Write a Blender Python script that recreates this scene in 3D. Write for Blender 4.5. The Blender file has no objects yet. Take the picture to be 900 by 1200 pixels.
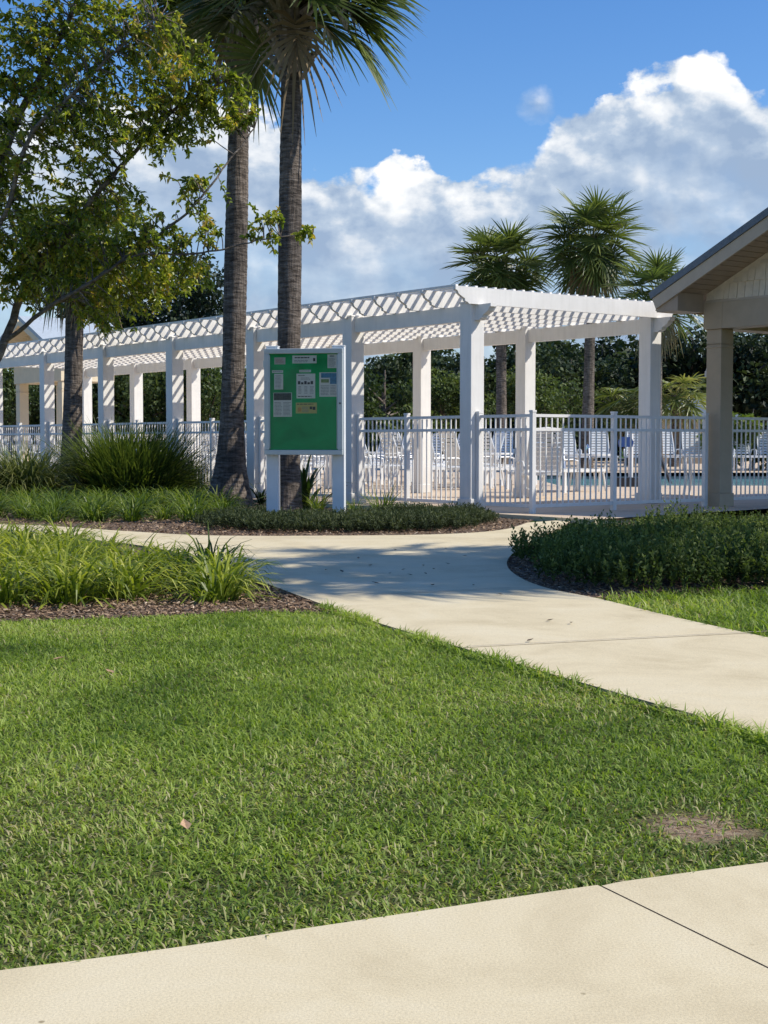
import bpy, bmesh, math, random
import numpy as np
from mathutils import Vector, Matrix, Quaternion

C = bpy.context.scene.collection
SC = bpy.context.scene
PI = math.pi
F = 1700.0
EYE = 1.02
PITCH = math.atan((600 - 517) / F)
CP, SP = math.cos(PITCH), math.sin(PITCH)
TH = math.atan2(.606, .7955)
CT, ST = math.cos(TH), math.sin(TH)


def at(px, py, h=0.0):
    """point on the plane z=h that the photograph shows at px, py"""
    u = (px - 450) / F
    v = -(py - 600) / F
    dy, dz = CP + v * SP, -SP + v * CP
    k = (h - EYE) / dz
    return (u * k, dy * k)


def X(px, y):
    return (px - 450) / F * y * 1.0


def Hh(py, y):
    """height of a point at depth y that shows at row py"""
    v = -(py - 600) / F
    return EYE + y * (-SP + v * CP) / (CP + v * SP)


def W(t, d, h=0):
    return (CT * d - ST * t, ST * d + CT * t, h)


# ------------------------------------------------------------------ mesh builder
class MB:
    def __init__(self):
        self.v, self.f, self.a, self.m = [], [], [], []

    def add(self, vs, fs, val=.5, mi=0):
        n = len(self.v)
        self.v.extend([tuple(p) for p in vs])
        if isinstance(val, (list, tuple)):
            self.a.extend(val)
        else:
            self.a.extend([val] * len(vs))
        for f in fs:
            self.f.append(tuple(i + n for i in f))
            self.m.append(mi)
        return self

    def box(self, c, s, rot=None, mi=0, val=.5):
        x, y, z = s[0] / 2, s[1] / 2, s[2] / 2
        pts = [Vector(p) for p in ((-x, -y, -z), (x, -y, -z), (x, y, -z), (-x, y, -z), (-x, -y, z), (x, -y, z), (x, y, z), (-x, y, z))]
        if rot is not None:
            pts = [rot @ p for p in pts]
        c = Vector(c)
        self.add([p + c for p in pts], [(0, 3, 2, 1), (4, 5, 6, 7), (0, 1, 5, 4), (1, 2, 6, 5), (2, 3, 7, 6), (3, 0, 4, 7)], val, mi)
        return self

    def prism(self, prof, o, ax, ay, az, depth, mi=0, val=.5):
        """2-D profile in the plane (ax, ay) from o, extruded by depth along az"""
        o, ax, ay, az = Vector(o), Vector(ax), Vector(ay), Vector(az)
        n = len(prof)
        vs = [o + ax * p[0] + ay * p[1] for p in prof] + [o + ax * p[0] + ay * p[1] + az * depth for p in prof]
        fs = [tuple(range(n - 1, -1, -1)), tuple(range(n, 2 * n))]
        for i in range(n):
            j = (i + 1) % n
            fs.append((i, j, n + j, n + i))
        self.add(vs, fs, val, mi)
        return self

    def tube(self, pts, rad, n=6, cap=True, mi=0, val=.5):
        pts = [Vector(p) for p in pts]
        if not isinstance(rad, (list, tuple)):
            rad = [rad] * len(pts)
        vs, fs = [], []
        ref = None
        for i, p in enumerate(pts):
            d = (pts[min(i + 1, len(pts) - 1)] - pts[max(i - 1, 0)])
            if d.length < 1e-9:
                d = Vector((0, 0, 1))
            d.normalize()
            if ref is None:
                ref = Vector((1, 0, 0)) if abs(d.x) < .8 else Vector((0, 1, 0))
            s = (ref - d * ref.dot(d)).normalized()
            ref = s
            t = d.cross(s)
            for k in range(n):
                a = 2 * PI * k / n
                vs.append(p + (s * math.cos(a) + t * math.sin(a)) * rad[i])
        for i in range(len(pts) - 1):
            for k in range(n):
                j = (k + 1) % n
                fs.append((i * n + k, i * n + j, (i + 1) * n + j, (i + 1) * n + k))
        if cap:
            fs.append(tuple(range(n - 1, -1, -1)))
            fs.append(tuple((len(pts) - 1) * n + k for k in range(n)))
        self.add(vs, fs, val, mi)
        return self

    def blade(self, pts, ws, side, val=.5, mi=0):
        """flat strip along pts with half-widths ws across the vector side"""
        vs, fs = [], []
        for p, w in zip(pts, ws):
            vs.append(p - side * w)
            vs.append(p + side * w)
        for i in range(len(pts) - 1):
            fs.append((2 * i, 2 * i + 1, 2 * i + 3, 2 * i + 2))
        self.add(vs, fs, val, mi)

    def mesh(self, name, mats, smooth=False):
        me = bpy.data.meshes.new(name)
        me.from_pydata(self.v, [], self.f)
        if not isinstance(mats, (list, tuple)):
            mats = [mats]
        for m in mats:
            me.materials.append(m)
        at_ = me.attributes.new('v', 'FLOAT', 'POINT')
        at_.data.foreach_set('value', np.array(self.a, dtype=np.float32))
        if len(mats) > 1:
            me.polygons.foreach_set('material_index', np.array(self.m, dtype=np.int32))
        if smooth:
            me.polygons.foreach_set('use_smooth', np.ones(len(self.f), dtype=bool))
        me.update()
        return me

    def build(self, name, mats, parent=None, smooth=False, bevel=0):
        o = bpy.data.objects.new(name, self.mesh(name, mats, smooth))
        C.objects.link(o)
        if parent:
            o.parent = parent
        if bevel:
            b = o.modifiers.new('bevel', 'BEVEL')
            b.width = bevel
            b.segments = 2
            b.limit_method = 'ANGLE'
        return o


def tag(o, label, cat, group=None):
    o['label'] = label
    o['category'] = cat
    if group:
        o['group'] = group
    return o


def thing(name, label, cat, loc=(0, 0, 0), rz=0, group=None):
    o = bpy.data.objects.new(name, None)
    o.empty_display_size = .2
    C.objects.link(o)
    o.location = loc
    o.rotation_euler = (0, 0, rz)
    return tag(o, label, cat, group)


def struct(o):
    o['kind'] = 'structure'
    return o


def stuff(o, label=None, cat=None):
    o['kind'] = 'stuff'
    if label:
        o['label'] = label
        o['category'] = cat
    return o


def dup(root, loc, rz=0, scale=1, label=None, group=None):
    r = root.copy()
    C.objects.link(r)
    r.location = loc
    r.rotation_euler = (0, 0, rz)
    r.scale = (scale,) * 3 if not isinstance(scale, (tuple, list)) else scale
    if label:
        r['label'] = label
    if group:
        r['group'] = group
    for ch in list(root.children):
        c = ch.copy()
        C.objects.link(c)
        c.parent = r
        for g in list(ch.children):
            d = g.copy()
            C.objects.link(d)
            d.parent = c
    return r


GZ = -.03
# ------------------------------------------------------------------ materials
def new_mat(name):
    m = bpy.data.materials.new(name)
    m.use_nodes = True
    nt = m.node_tree
    b = nt.nodes['Principled BSDF']
    return m, nt, b


def N(nt, typ, **kw):
    n = nt.nodes.new(typ)
    for k, v in kw.items():
        if k in n.inputs:
            n.inputs[k].default_value = v
        else:
            setattr(n, k, v)
    return n


def ramp(nt, stops, fac=None):
    r = nt.nodes.new('ShaderNodeValToRGB')
    e = r.color_ramp.elements
    while len(e) > 1:
        e.remove(e[-1])
    e[0].position = stops[0][0]
    e[0].color = (*stops[0][1], 1)
    for p, c in stops[1:]:
        x = e.new(p)
        x.color = (*c, 1)
    if fac is not None:
        nt.links.new(fac, r.inputs['Fac'])
    return r


def solid(name, col, rough=.5, noise=.12, scale=8, bump=0, bscale=60, metallic=0, coord='Object'):
    """a plain surface with soft uneven tone and optional fine relief"""
    m, nt, b = new_mat(name)
    tc = N(nt, 'ShaderNodeTexCoord')
    nz = N(nt, 'ShaderNodeTexNoise', Scale=scale, Detail=6.0, Roughness=.6)
    nt.links.new(tc.outputs[coord], nz.inputs['Vector'])
    lo = tuple(c * (1 - noise) for c in col)
    hi = tuple(min(1, c * (1 + noise)) for c in col)
    r = ramp(nt, [(.3, lo), (.7, hi)], nz.outputs['Fac'])
    nt.links.new(r.outputs['Color'], b.inputs['Base Color'])
    b.inputs['Roughness'].default_value = rough
    b.inputs['Metallic'].default_value = metallic
    if bump:
        n2 = N(nt, 'ShaderNodeTexNoise', Scale=bscale, Detail=4.0)
        nt.links.new(tc.outputs[coord], n2.inputs['Vector'])
        bp = N(nt, 'ShaderNodeBump', Strength=bump, Distance=.01)
        nt.links.new(n2.outputs['Fac'], bp.inputs['Height'])
        nt.links.new(bp.outputs['Normal'], b.inputs['Normal'])
    return m


def foliage(name, stops, trans=.35, rough=.45, spec=.35, tcol=1.5, patch=0):
    """leaf material: colour by the per-leaf attribute v, part of the light passing through"""
    m, nt, b = new_mat(name)
    a = N(nt, 'ShaderNodeAttribute', attribute_name='v')
    oi = N(nt, 'ShaderNodeObjectInfo')
    mm = N(nt, 'ShaderNodeMath', operation='MULTIPLY_ADD')
    mm.inputs[1].default_value = .24
    nt.links.new(oi.outputs['Random'], mm.inputs[0])
    ad = N(nt, 'ShaderNodeMath', operation='ADD')
    ad.inputs[1].default_value = -.12
    nt.links.new(a.outputs['Fac'], mm.inputs[2])
    nt.links.new(mm.outputs[0], ad.inputs[0])
    r = ramp(nt, stops, ad.outputs[0])
    nt.links.new(r.outputs['Color'], b.inputs['Base Color'])
    b.inputs['Roughness'].default_value = rough
    b.inputs['Specular IOR Level'].default_value = spec
    tr = N(nt, 'ShaderNodeBsdfTranslucent')
    hs = N(nt, 'ShaderNodeMix', data_type='RGBA', blend_type='MULTIPLY')
    hs.inputs[0].default_value = 1
    nt.links.new(r.outputs['Color'], hs.inputs[6])
    hs.inputs[7].default_value = (tcol * .95, tcol, tcol * .45, 1)
    nt.links.new(hs.outputs[2], tr.inputs['Color'])
    mx = N(nt, 'ShaderNodeMixShader')
    mx.inputs[0].default_value = trans
    nt.links.new(b.outputs[0], mx.inputs[1])
    nt.links.new(tr.outputs[0], mx.inputs[2])
    nt.links.new(mx.outputs[0], nt.nodes['Material Output'].inputs['Surface'])
    return m


M = {}


def mat_white(name, col, foot):
    m = solid(name, col, .38, .05, 3)
    nt = m.node_tree
    b = nt.nodes['Principled BSDF']
    src = b.inputs['Base Color'].links[0].from_socket
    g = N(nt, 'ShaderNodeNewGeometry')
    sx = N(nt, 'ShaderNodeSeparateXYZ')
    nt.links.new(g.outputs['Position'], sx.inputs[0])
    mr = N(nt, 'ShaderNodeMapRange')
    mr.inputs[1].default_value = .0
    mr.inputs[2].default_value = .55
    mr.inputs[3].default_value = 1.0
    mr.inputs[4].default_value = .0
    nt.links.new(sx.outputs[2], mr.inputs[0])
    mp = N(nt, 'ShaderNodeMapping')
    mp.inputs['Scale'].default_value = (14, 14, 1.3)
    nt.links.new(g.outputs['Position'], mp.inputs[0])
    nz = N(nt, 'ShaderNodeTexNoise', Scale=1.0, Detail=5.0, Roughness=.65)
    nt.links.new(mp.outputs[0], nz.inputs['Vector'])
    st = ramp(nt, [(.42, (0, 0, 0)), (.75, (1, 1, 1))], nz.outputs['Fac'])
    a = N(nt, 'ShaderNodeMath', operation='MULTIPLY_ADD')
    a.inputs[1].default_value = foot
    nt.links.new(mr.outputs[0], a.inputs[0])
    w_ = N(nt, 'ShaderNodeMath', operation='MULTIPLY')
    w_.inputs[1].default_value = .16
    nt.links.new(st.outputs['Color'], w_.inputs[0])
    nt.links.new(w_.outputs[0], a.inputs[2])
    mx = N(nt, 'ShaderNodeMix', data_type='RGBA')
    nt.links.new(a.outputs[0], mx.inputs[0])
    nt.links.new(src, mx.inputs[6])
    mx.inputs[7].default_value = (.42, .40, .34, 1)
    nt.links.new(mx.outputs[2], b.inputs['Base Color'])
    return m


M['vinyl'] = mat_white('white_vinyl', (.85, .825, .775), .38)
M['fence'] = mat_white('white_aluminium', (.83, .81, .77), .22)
M['shade_white'] = solid('chair_white', (.76, .76, .74), .4, .06, 6)
M['strap'] = solid('chair_strap', (.72, .73, .72), .5, .06, 6)
M['tan'] = solid('tan_paint', (.45, .36, .24), .6, .06, 5, .15, 90)
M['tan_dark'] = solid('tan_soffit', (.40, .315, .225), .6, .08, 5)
M['tan_trim'] = solid('tan_trim', (.52, .43, .31), .6, .06, 5, .1, 90)
M['cream'] = solid('cream_paint', (.80, .665, .45), .6, .05, 5)
M['roofing'] = solid('grey_roofing', (.13, .16, .185), .55, .15, 10, .3, 40)
M['roof_pale'] = solid('pale_roofing', (.42, .47, .50), .5, .1, 10)
M['alu'] = solid('board_frame', (.50, .56, .57), .35, .06, 8, metallic=.25)
M['board_post'] = solid('board_post', (.74, .77, .78), .4, .05, 5)
M['dark'] = solid('dark_plastic', (.02, .022, .028), .4, .2, 10)
M['blue'] = solid('blue_cover', (.03, .09, .30), .55, .15, 12)
M['steel'] = solid('rail_steel', (.62, .64, .66), .25, .05, 10, metallic=.8)
M['lamp_white'] = solid('fitting_white', (.70, .70, .66), .4, .05, 8)


def mat_felt():
    m, nt, b = new_mat('green_felt')
    tc = N(nt, 'ShaderNodeTexCoord')
    nz = N(nt, 'ShaderNodeTexNoise', Scale=2.2, Detail=3.0, Distortion=1.2)
    nt.links.new(tc.outputs['Object'], nz.inputs['Vector'])
    r = ramp(nt, [(.3, (.002, .29, .085)), (.7, (.012, .50, .165))], nz.outputs['Fac'])
    nt.links.new(r.outputs['Color'], b.inputs['Base Color'])
    b.inputs['Roughness'].default_value = .75
    bp = N(nt, 'ShaderNodeBump', Strength=.6, Distance=.03)
    nt.links.new(nz.outputs['Fac'], bp.inputs['Height'])
    nt.links.new(bp.outputs['Normal'], b.inputs['Normal'])
    return m


M['felt'] = mat_felt()


def mat_pane():
    m, nt, b = new_mat('clear_pane')
    nt.nodes.remove(b)
    t = N(nt, 'ShaderNodeBsdfTransparent', Color=(.93, .95, .95, 1))
    g = N(nt, 'ShaderNodeBsdfGlossy', Roughness=.06)
    mx = N(nt, 'ShaderNodeMixShader')
    fr = N(nt, 'ShaderNodeFresnel', IOR=1.35)
    nt.links.new(fr.outputs[0], mx.inputs[0])
    nt.links.new(t.outputs[0], mx.inputs[1])
    nt.links.new(g.outputs[0], mx.inputs[2])
    nt.links.new(mx.outputs[0], nt.nodes['Material Output'].inputs['Surface'])
    return m


M['pane'] = mat_pane()


def mat_concrete(name, c1, c2, c3):
    """cast concrete: broad stains, fine sand grain, a few dark specks"""
    m, nt, b = new_mat(name)
    tc = N(nt, 'ShaderNodeTexCoord')
    big = N(nt, 'ShaderNodeTexNoise', Scale=1.5, Detail=9.0, Roughness=.68, Distortion=.5)
    nt.links.new(tc.outputs['Object'], big.inputs['Vector'])
    r = ramp(nt, [(.3, c1), (.5, c2), (.72, c3)], big.outputs['Fac'])
    fine = N(nt, 'ShaderNodeTexNoise', Scale=170.0, Detail=3.0, Roughness=.7)
    nt.links.new(tc.outputs['Object'], fine.inputs['Vector'])
    rf = ramp(nt, [(.3, (.80, .80, .80)), (.55, (1, 1, 1)), (.75, (1.1, 1.08, 1.05))], fine.outputs['Fac'])
    mu = N(nt, 'ShaderNodeMix', data_type='RGBA', blend_type='MULTIPLY')
    mu.inputs[0].default_value = 1
    nt.links.new(r.outputs['Color'], mu.inputs[6])
    nt.links.new(rf.outputs['Color'], mu.inputs[7])
    sp = N(nt, 'ShaderNodeTexVoronoi', Scale=9.0)
    nt.links.new(tc.outputs['Object'], sp.inputs['Vector'])
    rs = ramp(nt, [(0, (.35, .32, .28)), (.035, (.45, .42, .36)), (.06, (1, 1, 1))], sp.outputs['Distance'])
    # drop most of the specks with a second noise
    mk = N(nt, 'ShaderNodeTexNoise', Scale=2.3, Detail=2.0)
    nt.links.new(tc.outputs['Object'], mk.inputs['Vector'])
    rm = ramp(nt, [(.50, (0, 0, 0)), (.60, (1, 1, 1))], mk.outputs['Fac'])
    m2 = N(nt, 'ShaderNodeMix', data_type='RGBA', blend_type='MULTIPLY')
    nt.links.new(rm.outputs['Color'], m2.inputs[0])
    nt.links.new(mu.outputs[2], m2.inputs[6])
    nt.links.new(rs.outputs['Color'], m2.inputs[7])
    nt.links.new(m2.outputs[2], b.inputs['Base Color'])
    b.inputs['Roughness'].default_value = .85
    b.inputs['Specular IOR Level'].default_value = .25
    bp = N(nt, 'ShaderNodeBump', Strength=.35, Distance=.003)
    nt.links.new(fine.outputs['Fac'], bp.inputs['Height'])
    nt.links.new(bp.outputs['Normal'], b.inputs['Normal'])
    return m


M['concrete'] = mat_concrete('cast_concrete', (.565, .47, .29), (.675, .575, .37), (.725, .635, .435))
M['deck'] = mat_concrete('deck_concrete', (.55, .42, .29), (.63, .50, .36), (.66, .55, .42))


M['slab_side'] = solid('slab_side', (.30, .23, .15), .95, .35, 14)


def mat_mulch():
    m, nt, b = new_mat('bark_mulch')
    tc = N(nt, 'ShaderNodeTexCoord')
    v = N(nt, 'ShaderNodeTexVoronoi', Scale=38.0, Randomness=1.0)
    nt.links.new(tc.outputs['Object'], v.inputs['Vector'])
    n = N(nt, 'ShaderNodeTexNoise', Scale=60.0, Detail=5.0)
    nt.links.new(tc.outputs['Object'], n.inputs['Vector'])
    r = ramp(nt, [(.2, (.07, .040, .022)), (.5, (.20, .122, .07)), (.8, (.32, .225, .145))], v.outputs['Color'])
    mu = N(nt, 'ShaderNodeMix', data_type='RGBA', blend_type='MULTIPLY')
    mu.inputs[0].default_value = .7
    nt.links.new(r.outputs['Color'], mu.inputs[6])
    nt.links.new(n.outputs['Fac'], mu.inputs[7])
    nt.links.new(mu.outputs[2], b.inputs['Base Color'])
    b.inputs['Roughness'].default_value = .95
    bp = N(nt, 'ShaderNodeBump', Strength=1, Distance=.02)
    nt.links.new(v.outputs['Distance'], bp.inputs['Height'])
    nt.links.new(bp.outputs['Normal'], b.inputs['Normal'])
    return m


M['mulch'] = mat_mulch()


def mat_chip():
    m, nt, b = new_mat('bark_chip')
    a = N(nt, 'ShaderNodeAttribute', attribute_name='v')
    r = ramp(nt, [(0, (.07, .040, .02)), (.5, (.235, .145, .08)), (.85, (.41, .285, .17)), (1, (.52, .40, .28))], a.outputs['Fac'])
    nt.links.new(r.outputs['Color'], b.inputs['Base Color'])
    b.inputs['Roughness'].default_value = .9
    return m


M['chip'] = mat_chip()


def mat_ground():
    """soil, thatch and far turf"""
    m, nt, b = new_mat('turf_soil')
    tc = N(nt, 'ShaderNodeTexCoord')
    n = N(nt, 'ShaderNodeTexNoise', Scale=45.0, Detail=6.0, Roughness=.7)
    nt.links.new(tc.outputs['Object'], n.inputs['Vector'])
    r = ramp(nt, [(.3, (.07, .075, .022)), (.55, (.13, .145, .045)), (.75, (.22, .20, .09))], n.outputs['Fac'])
    g = ramp(nt, [(.3, (.05, .09, .022)), (.7, (.09, .14, .04))], n.outputs['Fac'])
    sx = N(nt, 'ShaderNodeSeparateXYZ')
    nt.links.new(tc.outputs['Object'], sx.inputs[0])
    far = N(nt, 'ShaderNodeMapRange')
    far.inputs[1].default_value = 11
    far.inputs[2].default_value = 16
    nt.links.new(sx.outputs[1], far.inputs[0])
    mx = N(nt, 'ShaderNodeMix', data_type='RGBA')
    nt.links.new(far.outputs[0], mx.inputs[0])
    nt.links.new(r.outputs['Color'], mx.inputs[6])
    nt.links.new(g.outputs['Color'], mx.inputs[7])
    # bare sandy patch in the lawn
    bx, by = at(822, 970, GZ)
    vm = N(nt, 'ShaderNodeVectorMath', operation='DISTANCE')
    vm.inputs[1].default_value = (bx, by, 0)
    mp = N(nt, 'ShaderNodeVectorMath', operation='MULTIPLY')
    mp.inputs[1].default_value = (1, 1, 0)
    nt.links.new(tc.outputs['Object'], mp.inputs[0])
    vm.inputs[1].default_value = (bx, by, 0)
    nt.links.new(mp.outputs[0], vm.inputs[0])
    ad = N(nt, 'ShaderNodeMath', operation='MULTIPLY_ADD')
    ad.inputs[1].default_value = .16
    nt.links.new(n.outputs['Fac'], ad.inputs[0])
    nt.links.new(vm.outputs['Value'], ad.inputs[2])
    rp = ramp(nt, [(.17, (1, 1, 1)), (.28, (0, 0, 0))], ad.outputs[0])
    m3 = N(nt, 'ShaderNodeMix', data_type='RGBA')
    nt.links.new(rp.outputs['Color'], m3.inputs[0])
    nt.links.new(mx.outputs[2], m3.inputs[6])
    sr = ramp(nt, [(.36, (.16, .095, .055)), (.5, (.40, .285, .185)), (.66, (.58, .455, .32))], n.outputs['Fac'])
    nt.links.new(sr.outputs['Color'], m3.inputs[7])
    nt.links.new(m3.outputs[2], b.inputs['Base Color'])
    b.inputs['Roughness'].default_value = .95
    b.inputs['Specular IOR Level'].default_value = .1
    bp = N(nt, 'ShaderNodeBump', Strength=1, Distance=.03)
    nt.links.new(n.outputs['Fac'], bp.inputs['Height'])
    nt.links.new(bp.outputs['Normal'], b.inputs['Normal'])
    return m


M['ground'] = mat_ground()


def mat_water():
    m, nt, b = new_mat('pool_water')
    tc = N(nt, 'ShaderNodeTexCoord')
    n = N(nt, 'ShaderNodeTexNoise', Scale=2.2, Detail=4.0, Distortion=.8)
    nt.links.new(tc.outputs['Object'], n.inputs['Vector'])
    r = ramp(nt, [(.35, (.16, .42, .46)), (.65, (.30, .60, .62))], n.outputs['Fac'])
    nt.links.new(r.outputs['Color'], b.inputs['Base Color'])
    b.inputs['Roughness'].default_value = .08
    bp = N(nt, 'ShaderNodeBump', Strength=.25, Distance=.05)
    nt.links.new(n.outputs['Fac'], bp.inputs['Height'])
    nt.links.new(bp.outputs['Normal'], b.inputs['Normal'])
    return m


M['water'] = mat_water()


def mat_tile():
    m, nt, b = new_mat('pool_tile')
    tc = N(nt, 'ShaderNodeTexCoord')
    br = N(nt, 'ShaderNodeTexBrick', Scale=6.0, **{'Color1': (.07, .09, .10, 1), 'Color2': (.11, .13, .14, 1), 'Mortar': (.3, .3, .28, 1)})
    nt.links.new(tc.outputs['Object'], br.inputs['Vector'])
    nt.links.new(br.outputs['Color'], b.inputs['Base Color'])
    b.inputs['Roughness'].default_value = .3
    return m


M['tile'] = mat_tile()


def mat_palm_trunk(name, lo, mid, hi):
    m, nt, b = new_mat(name)
    tc = N(nt, 'ShaderNodeTexCoord')
    mp = N(nt, 'ShaderNodeMapping')
    mp.inputs['Scale'].default_value = (6, 6, 27)
    nt.links.new(tc.outputs['Object'], mp.inputs[0])
    n = N(nt, 'ShaderNodeTexNoise', Scale=1.0, Detail=5.0, Roughness=.65)
    nt.links.new(mp.outputs[0], n.inputs['Vector'])
    n2 = N(nt, 'ShaderNodeTexNoise', Scale=1.7, Detail=3.0)
    nt.links.new(tc.outputs['Object'], n2.inputs['Vector'])
    mp3 = N(nt, 'ShaderNodeMapping')
    mp3.inputs['Scale'].default_value = (26, 26, 3)
    nt.links.new(tc.outputs['Object'], mp3.inputs[0])
    n3 = N(nt, 'ShaderNodeTexNoise', Scale=1.0, Detail=4.0)
    nt.links.new(mp3.outputs[0], n3.inputs['Vector'])
    r = ramp(nt, [(.3, lo), (.5, mid), (.7, hi)], n.outputs['Fac'])
    r2 = ramp(nt, [(.3, (.6, .6, .6)), (.7, (1.25, 1.2, 1.15))], n2.outputs['Fac'])
    r3 = ramp(nt, [(.3, (.7, .7, .7)), (.6, (1.1, 1.1, 1.1))], n3.outputs['Fac'])
    mu = N(nt, 'ShaderNodeMix', data_type='RGBA', blend_type='MULTIPLY')
    mu.inputs[0].default_value = 1
    nt.links.new(r.outputs['Color'], mu.inputs[6])
    nt.links.new(r2.outputs['Color'], mu.inputs[7])
    mu2 = N(nt, 'ShaderNodeMix', data_type='RGBA', blend_type='MULTIPLY')
    mu2.inputs[0].default_value = 1
    nt.links.new(mu.outputs[2], mu2.inputs[6])
    nt.links.new(r3.outputs['Color'], mu2.inputs[7])
    nt.links.new(mu2.outputs[2], b.inputs['Base Color'])
    b.inputs['Roughness'].default_value = .9
    b.inputs['Specular IOR Level'].default_value = .15
    ad = N(nt, 'ShaderNodeMath', operation='ADD')
    nt.links.new(n.outputs['Fac'], ad.inputs[0])
    nt.links.new(n3.outputs['Fac'], ad.inputs[1])
    bp = N(nt, 'ShaderNodeBump', Strength=1, Distance=.035)
    nt.links.new(ad.outputs[0], bp.inputs['Height'])
    nt.links.new(bp.outputs['Normal'], b.inputs['Normal'])
    return m


M['palm_trunk'] = mat_palm_trunk('palm_bark', (.048, .040, .034), (.15, .127, .107), (.29, .253, .22))
M['bark'] = mat_palm_trunk('tree_bark', (.10, .085, .07), (.20, .17, .145), (.32, .28, .245))
M['boot'] = solid('palm_boot', (.26, .22, .19), .9, .4, 14, .6, 40)
M['palm_leaf'] = foliage('palm_leaf', [(0, (.028, .046, .013)), (.4, (.078, .110, .028)), (.75, (.19, .22, .060)), (1, (.38, .35, .14))], .32, .4, .45)
M['dead_leaf'] = foliage('dead_palm_leaf', [(0, (.07, .048, .03)), (.5, (.19, .14, .085)), (1, (.36, .28, .17))], .2, .8, .1, 1.2)
M['myrtle'] = foliage('myrtle_leaf', [(0, (.045, .072, .013)), (.35, (.15, .20, .025)), (.7, (.32, .35, .045)), (.9, (.48, .44, .08)), (1, (.48, .33, .08))], .5, .32, .5)
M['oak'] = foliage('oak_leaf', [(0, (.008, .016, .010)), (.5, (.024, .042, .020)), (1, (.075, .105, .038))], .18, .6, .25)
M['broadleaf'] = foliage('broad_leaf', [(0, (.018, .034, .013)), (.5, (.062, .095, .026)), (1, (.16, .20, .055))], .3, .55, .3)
M['liriope'] = foliage('liriope_leaf', [(0, (.045, .078, .010)), (.4, (.17, .225, .024)), (.75, (.40, .43, .06)), (1, (.66, .62, .20))], .4, .4, .4)
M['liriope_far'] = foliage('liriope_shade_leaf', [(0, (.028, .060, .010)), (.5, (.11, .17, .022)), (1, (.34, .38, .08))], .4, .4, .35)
M['reed'] = foliage('reed_leaf', [(0, (.035, .052, .015)), (.5, (.12, .155, .04)), (1, (.34, .33, .13))], .3, .5, .3)
M['darkreed'] = foliage('dark_reed_leaf', [(0, (.014, .028, .008)), (.5, (.046, .078, .016)), (1, (.16, .20, .045))], .35, .45, .3)
M['shrub'] = foliage('shrub_leaf', [(0, (.028, .046, .015)), (.5, (.085, .122, .036)), (.85, (.20, .24, .085)), (1, (.33, .34, .15))], .35, .75, .12)
M['juniper'] = foliage('juniper_leaf', [(0, (.022, .032, .015)), (.5, (.066, .086, .040)), (1, (.17, .19, .09))], .25, .7, .15)
M['lime'] = foliage('lime_leaf', [(0, (.05, .075, .012)), (.5, (.13, .18, .03)), (1, (.26, .28, .07))], .35, .45, .35)


def mat_grass():
    m, nt, b = new_mat('turf_blade')
    a = N(nt, 'ShaderNodeAttribute', attribute_name='v')
    r = ramp(nt, [(0, (.080, .138, .020)), (.3, (.215, .305, .045)), (.55, (.37, .45, .09)), (.75, (.46, .53, .15)), (.88, (.47, .44, .20)), (1, (.48, .39, .24))], a.outputs['Fac'])
    nt.links.new(r.outputs['Color'], b.inputs['Base Color'])
    b.inputs['Roughness'].default_value = .5
    b.inputs['Specular IOR Level'].default_value = .28
    tr = N(nt, 'ShaderNodeBsdfTranslucent')
    hs = N(nt, 'ShaderNodeMix', data_type='RGBA', blend_type='MULTIPLY')
    hs.inputs[0].default_value = 1
    nt.links.new(r.outputs['Color'], hs.inputs[6])
    hs.inputs[7].default_value = (1.4, 1.5, .6, 1)
    nt.links.new(hs.outputs[2], tr.inputs['Color'])
    mx = N(nt, 'ShaderNodeMixShader')
    mx.inputs[0].default_value = .4
    nt.links.new(b.outputs[0], mx.inputs[1])
    nt.links.new(tr.outputs[0], mx.inputs[2])
    nt.links.new(mx.outputs[0], nt.nodes['Material Output'].inputs['Surface'])
    return m


M['grass'] = mat_grass()

# ------------------------------------------------------------------ flat sheets, slabs


def loop_mesh(name, loops, z, mat, thick=0, sidemat=None):
    """sheet bounded by the first loop, with the other loops as holes; thick > 0 adds a skirt below"""
    bm = bmesh.new()
    edges = []
    for L in loops:
        vs = [bm.verts.new((p[0], p[1], z)) for p in L]
        for i in range(len(vs)):
            edges.append(bm.edges.new((vs[i], vs[(i + 1) % len(vs)])))
    bmesh.ops.triangle_fill(bm, use_beauty=True, use_dissolve=False, edges=edges)
    for f in bm.faces:
        if f.normal.z < 0:
            f.normal_flip()
    if thick:
        be = [e for e in bm.edges if e.is_boundary]
        r = bmesh.ops.extrude_edge_only(bm, edges=be)
        for v in [g for g in r['geom'] if isinstance(g, bmesh.types.BMVert)]:
            v.co.z -= thick
        bmesh.ops.recalc_face_normals(bm, faces=bm.faces[:])
        for f in bm.faces:
            if abs(f.normal.z) < .5:
                f.material_index = 1
    me = bpy.data.meshes.new(name)
    bm.to_mesh(me)
    bm.free()
    me.materials.append(mat)
    if thick:
        me.materials.append(sidemat or M['slab_side'])
    o = bpy.data.objects.new(name, me)
    C.objects.link(o)
    return struct(o)


def smooth_line(pts, n=8):
    """Catmull-Rom through the points"""
    P = [Vector((p[0], p[1])) for p in pts]
    out = []
    for i in range(len(P) - 1):
        p0, p1, p2, p3 = P[max(i - 1, 0)], P[i], P[i + 1], P[min(i + 2, len(P) - 1)]
        for k in range(n):
            s = k / n
            q = .5 * ((2 * p1) + (p2 - p0) * s + (2 * p0 - 5 * p1 + 4 * p2 - p3) * s * s + (3 * p1 - p0 - 3 * p2 + p3) * s ** 3)
            out.append((q.x, q.y))
    out.append((P[-1].x, P[-1].y))
    return out


def G(L):
    return [at(*p) for p in L]


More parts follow.
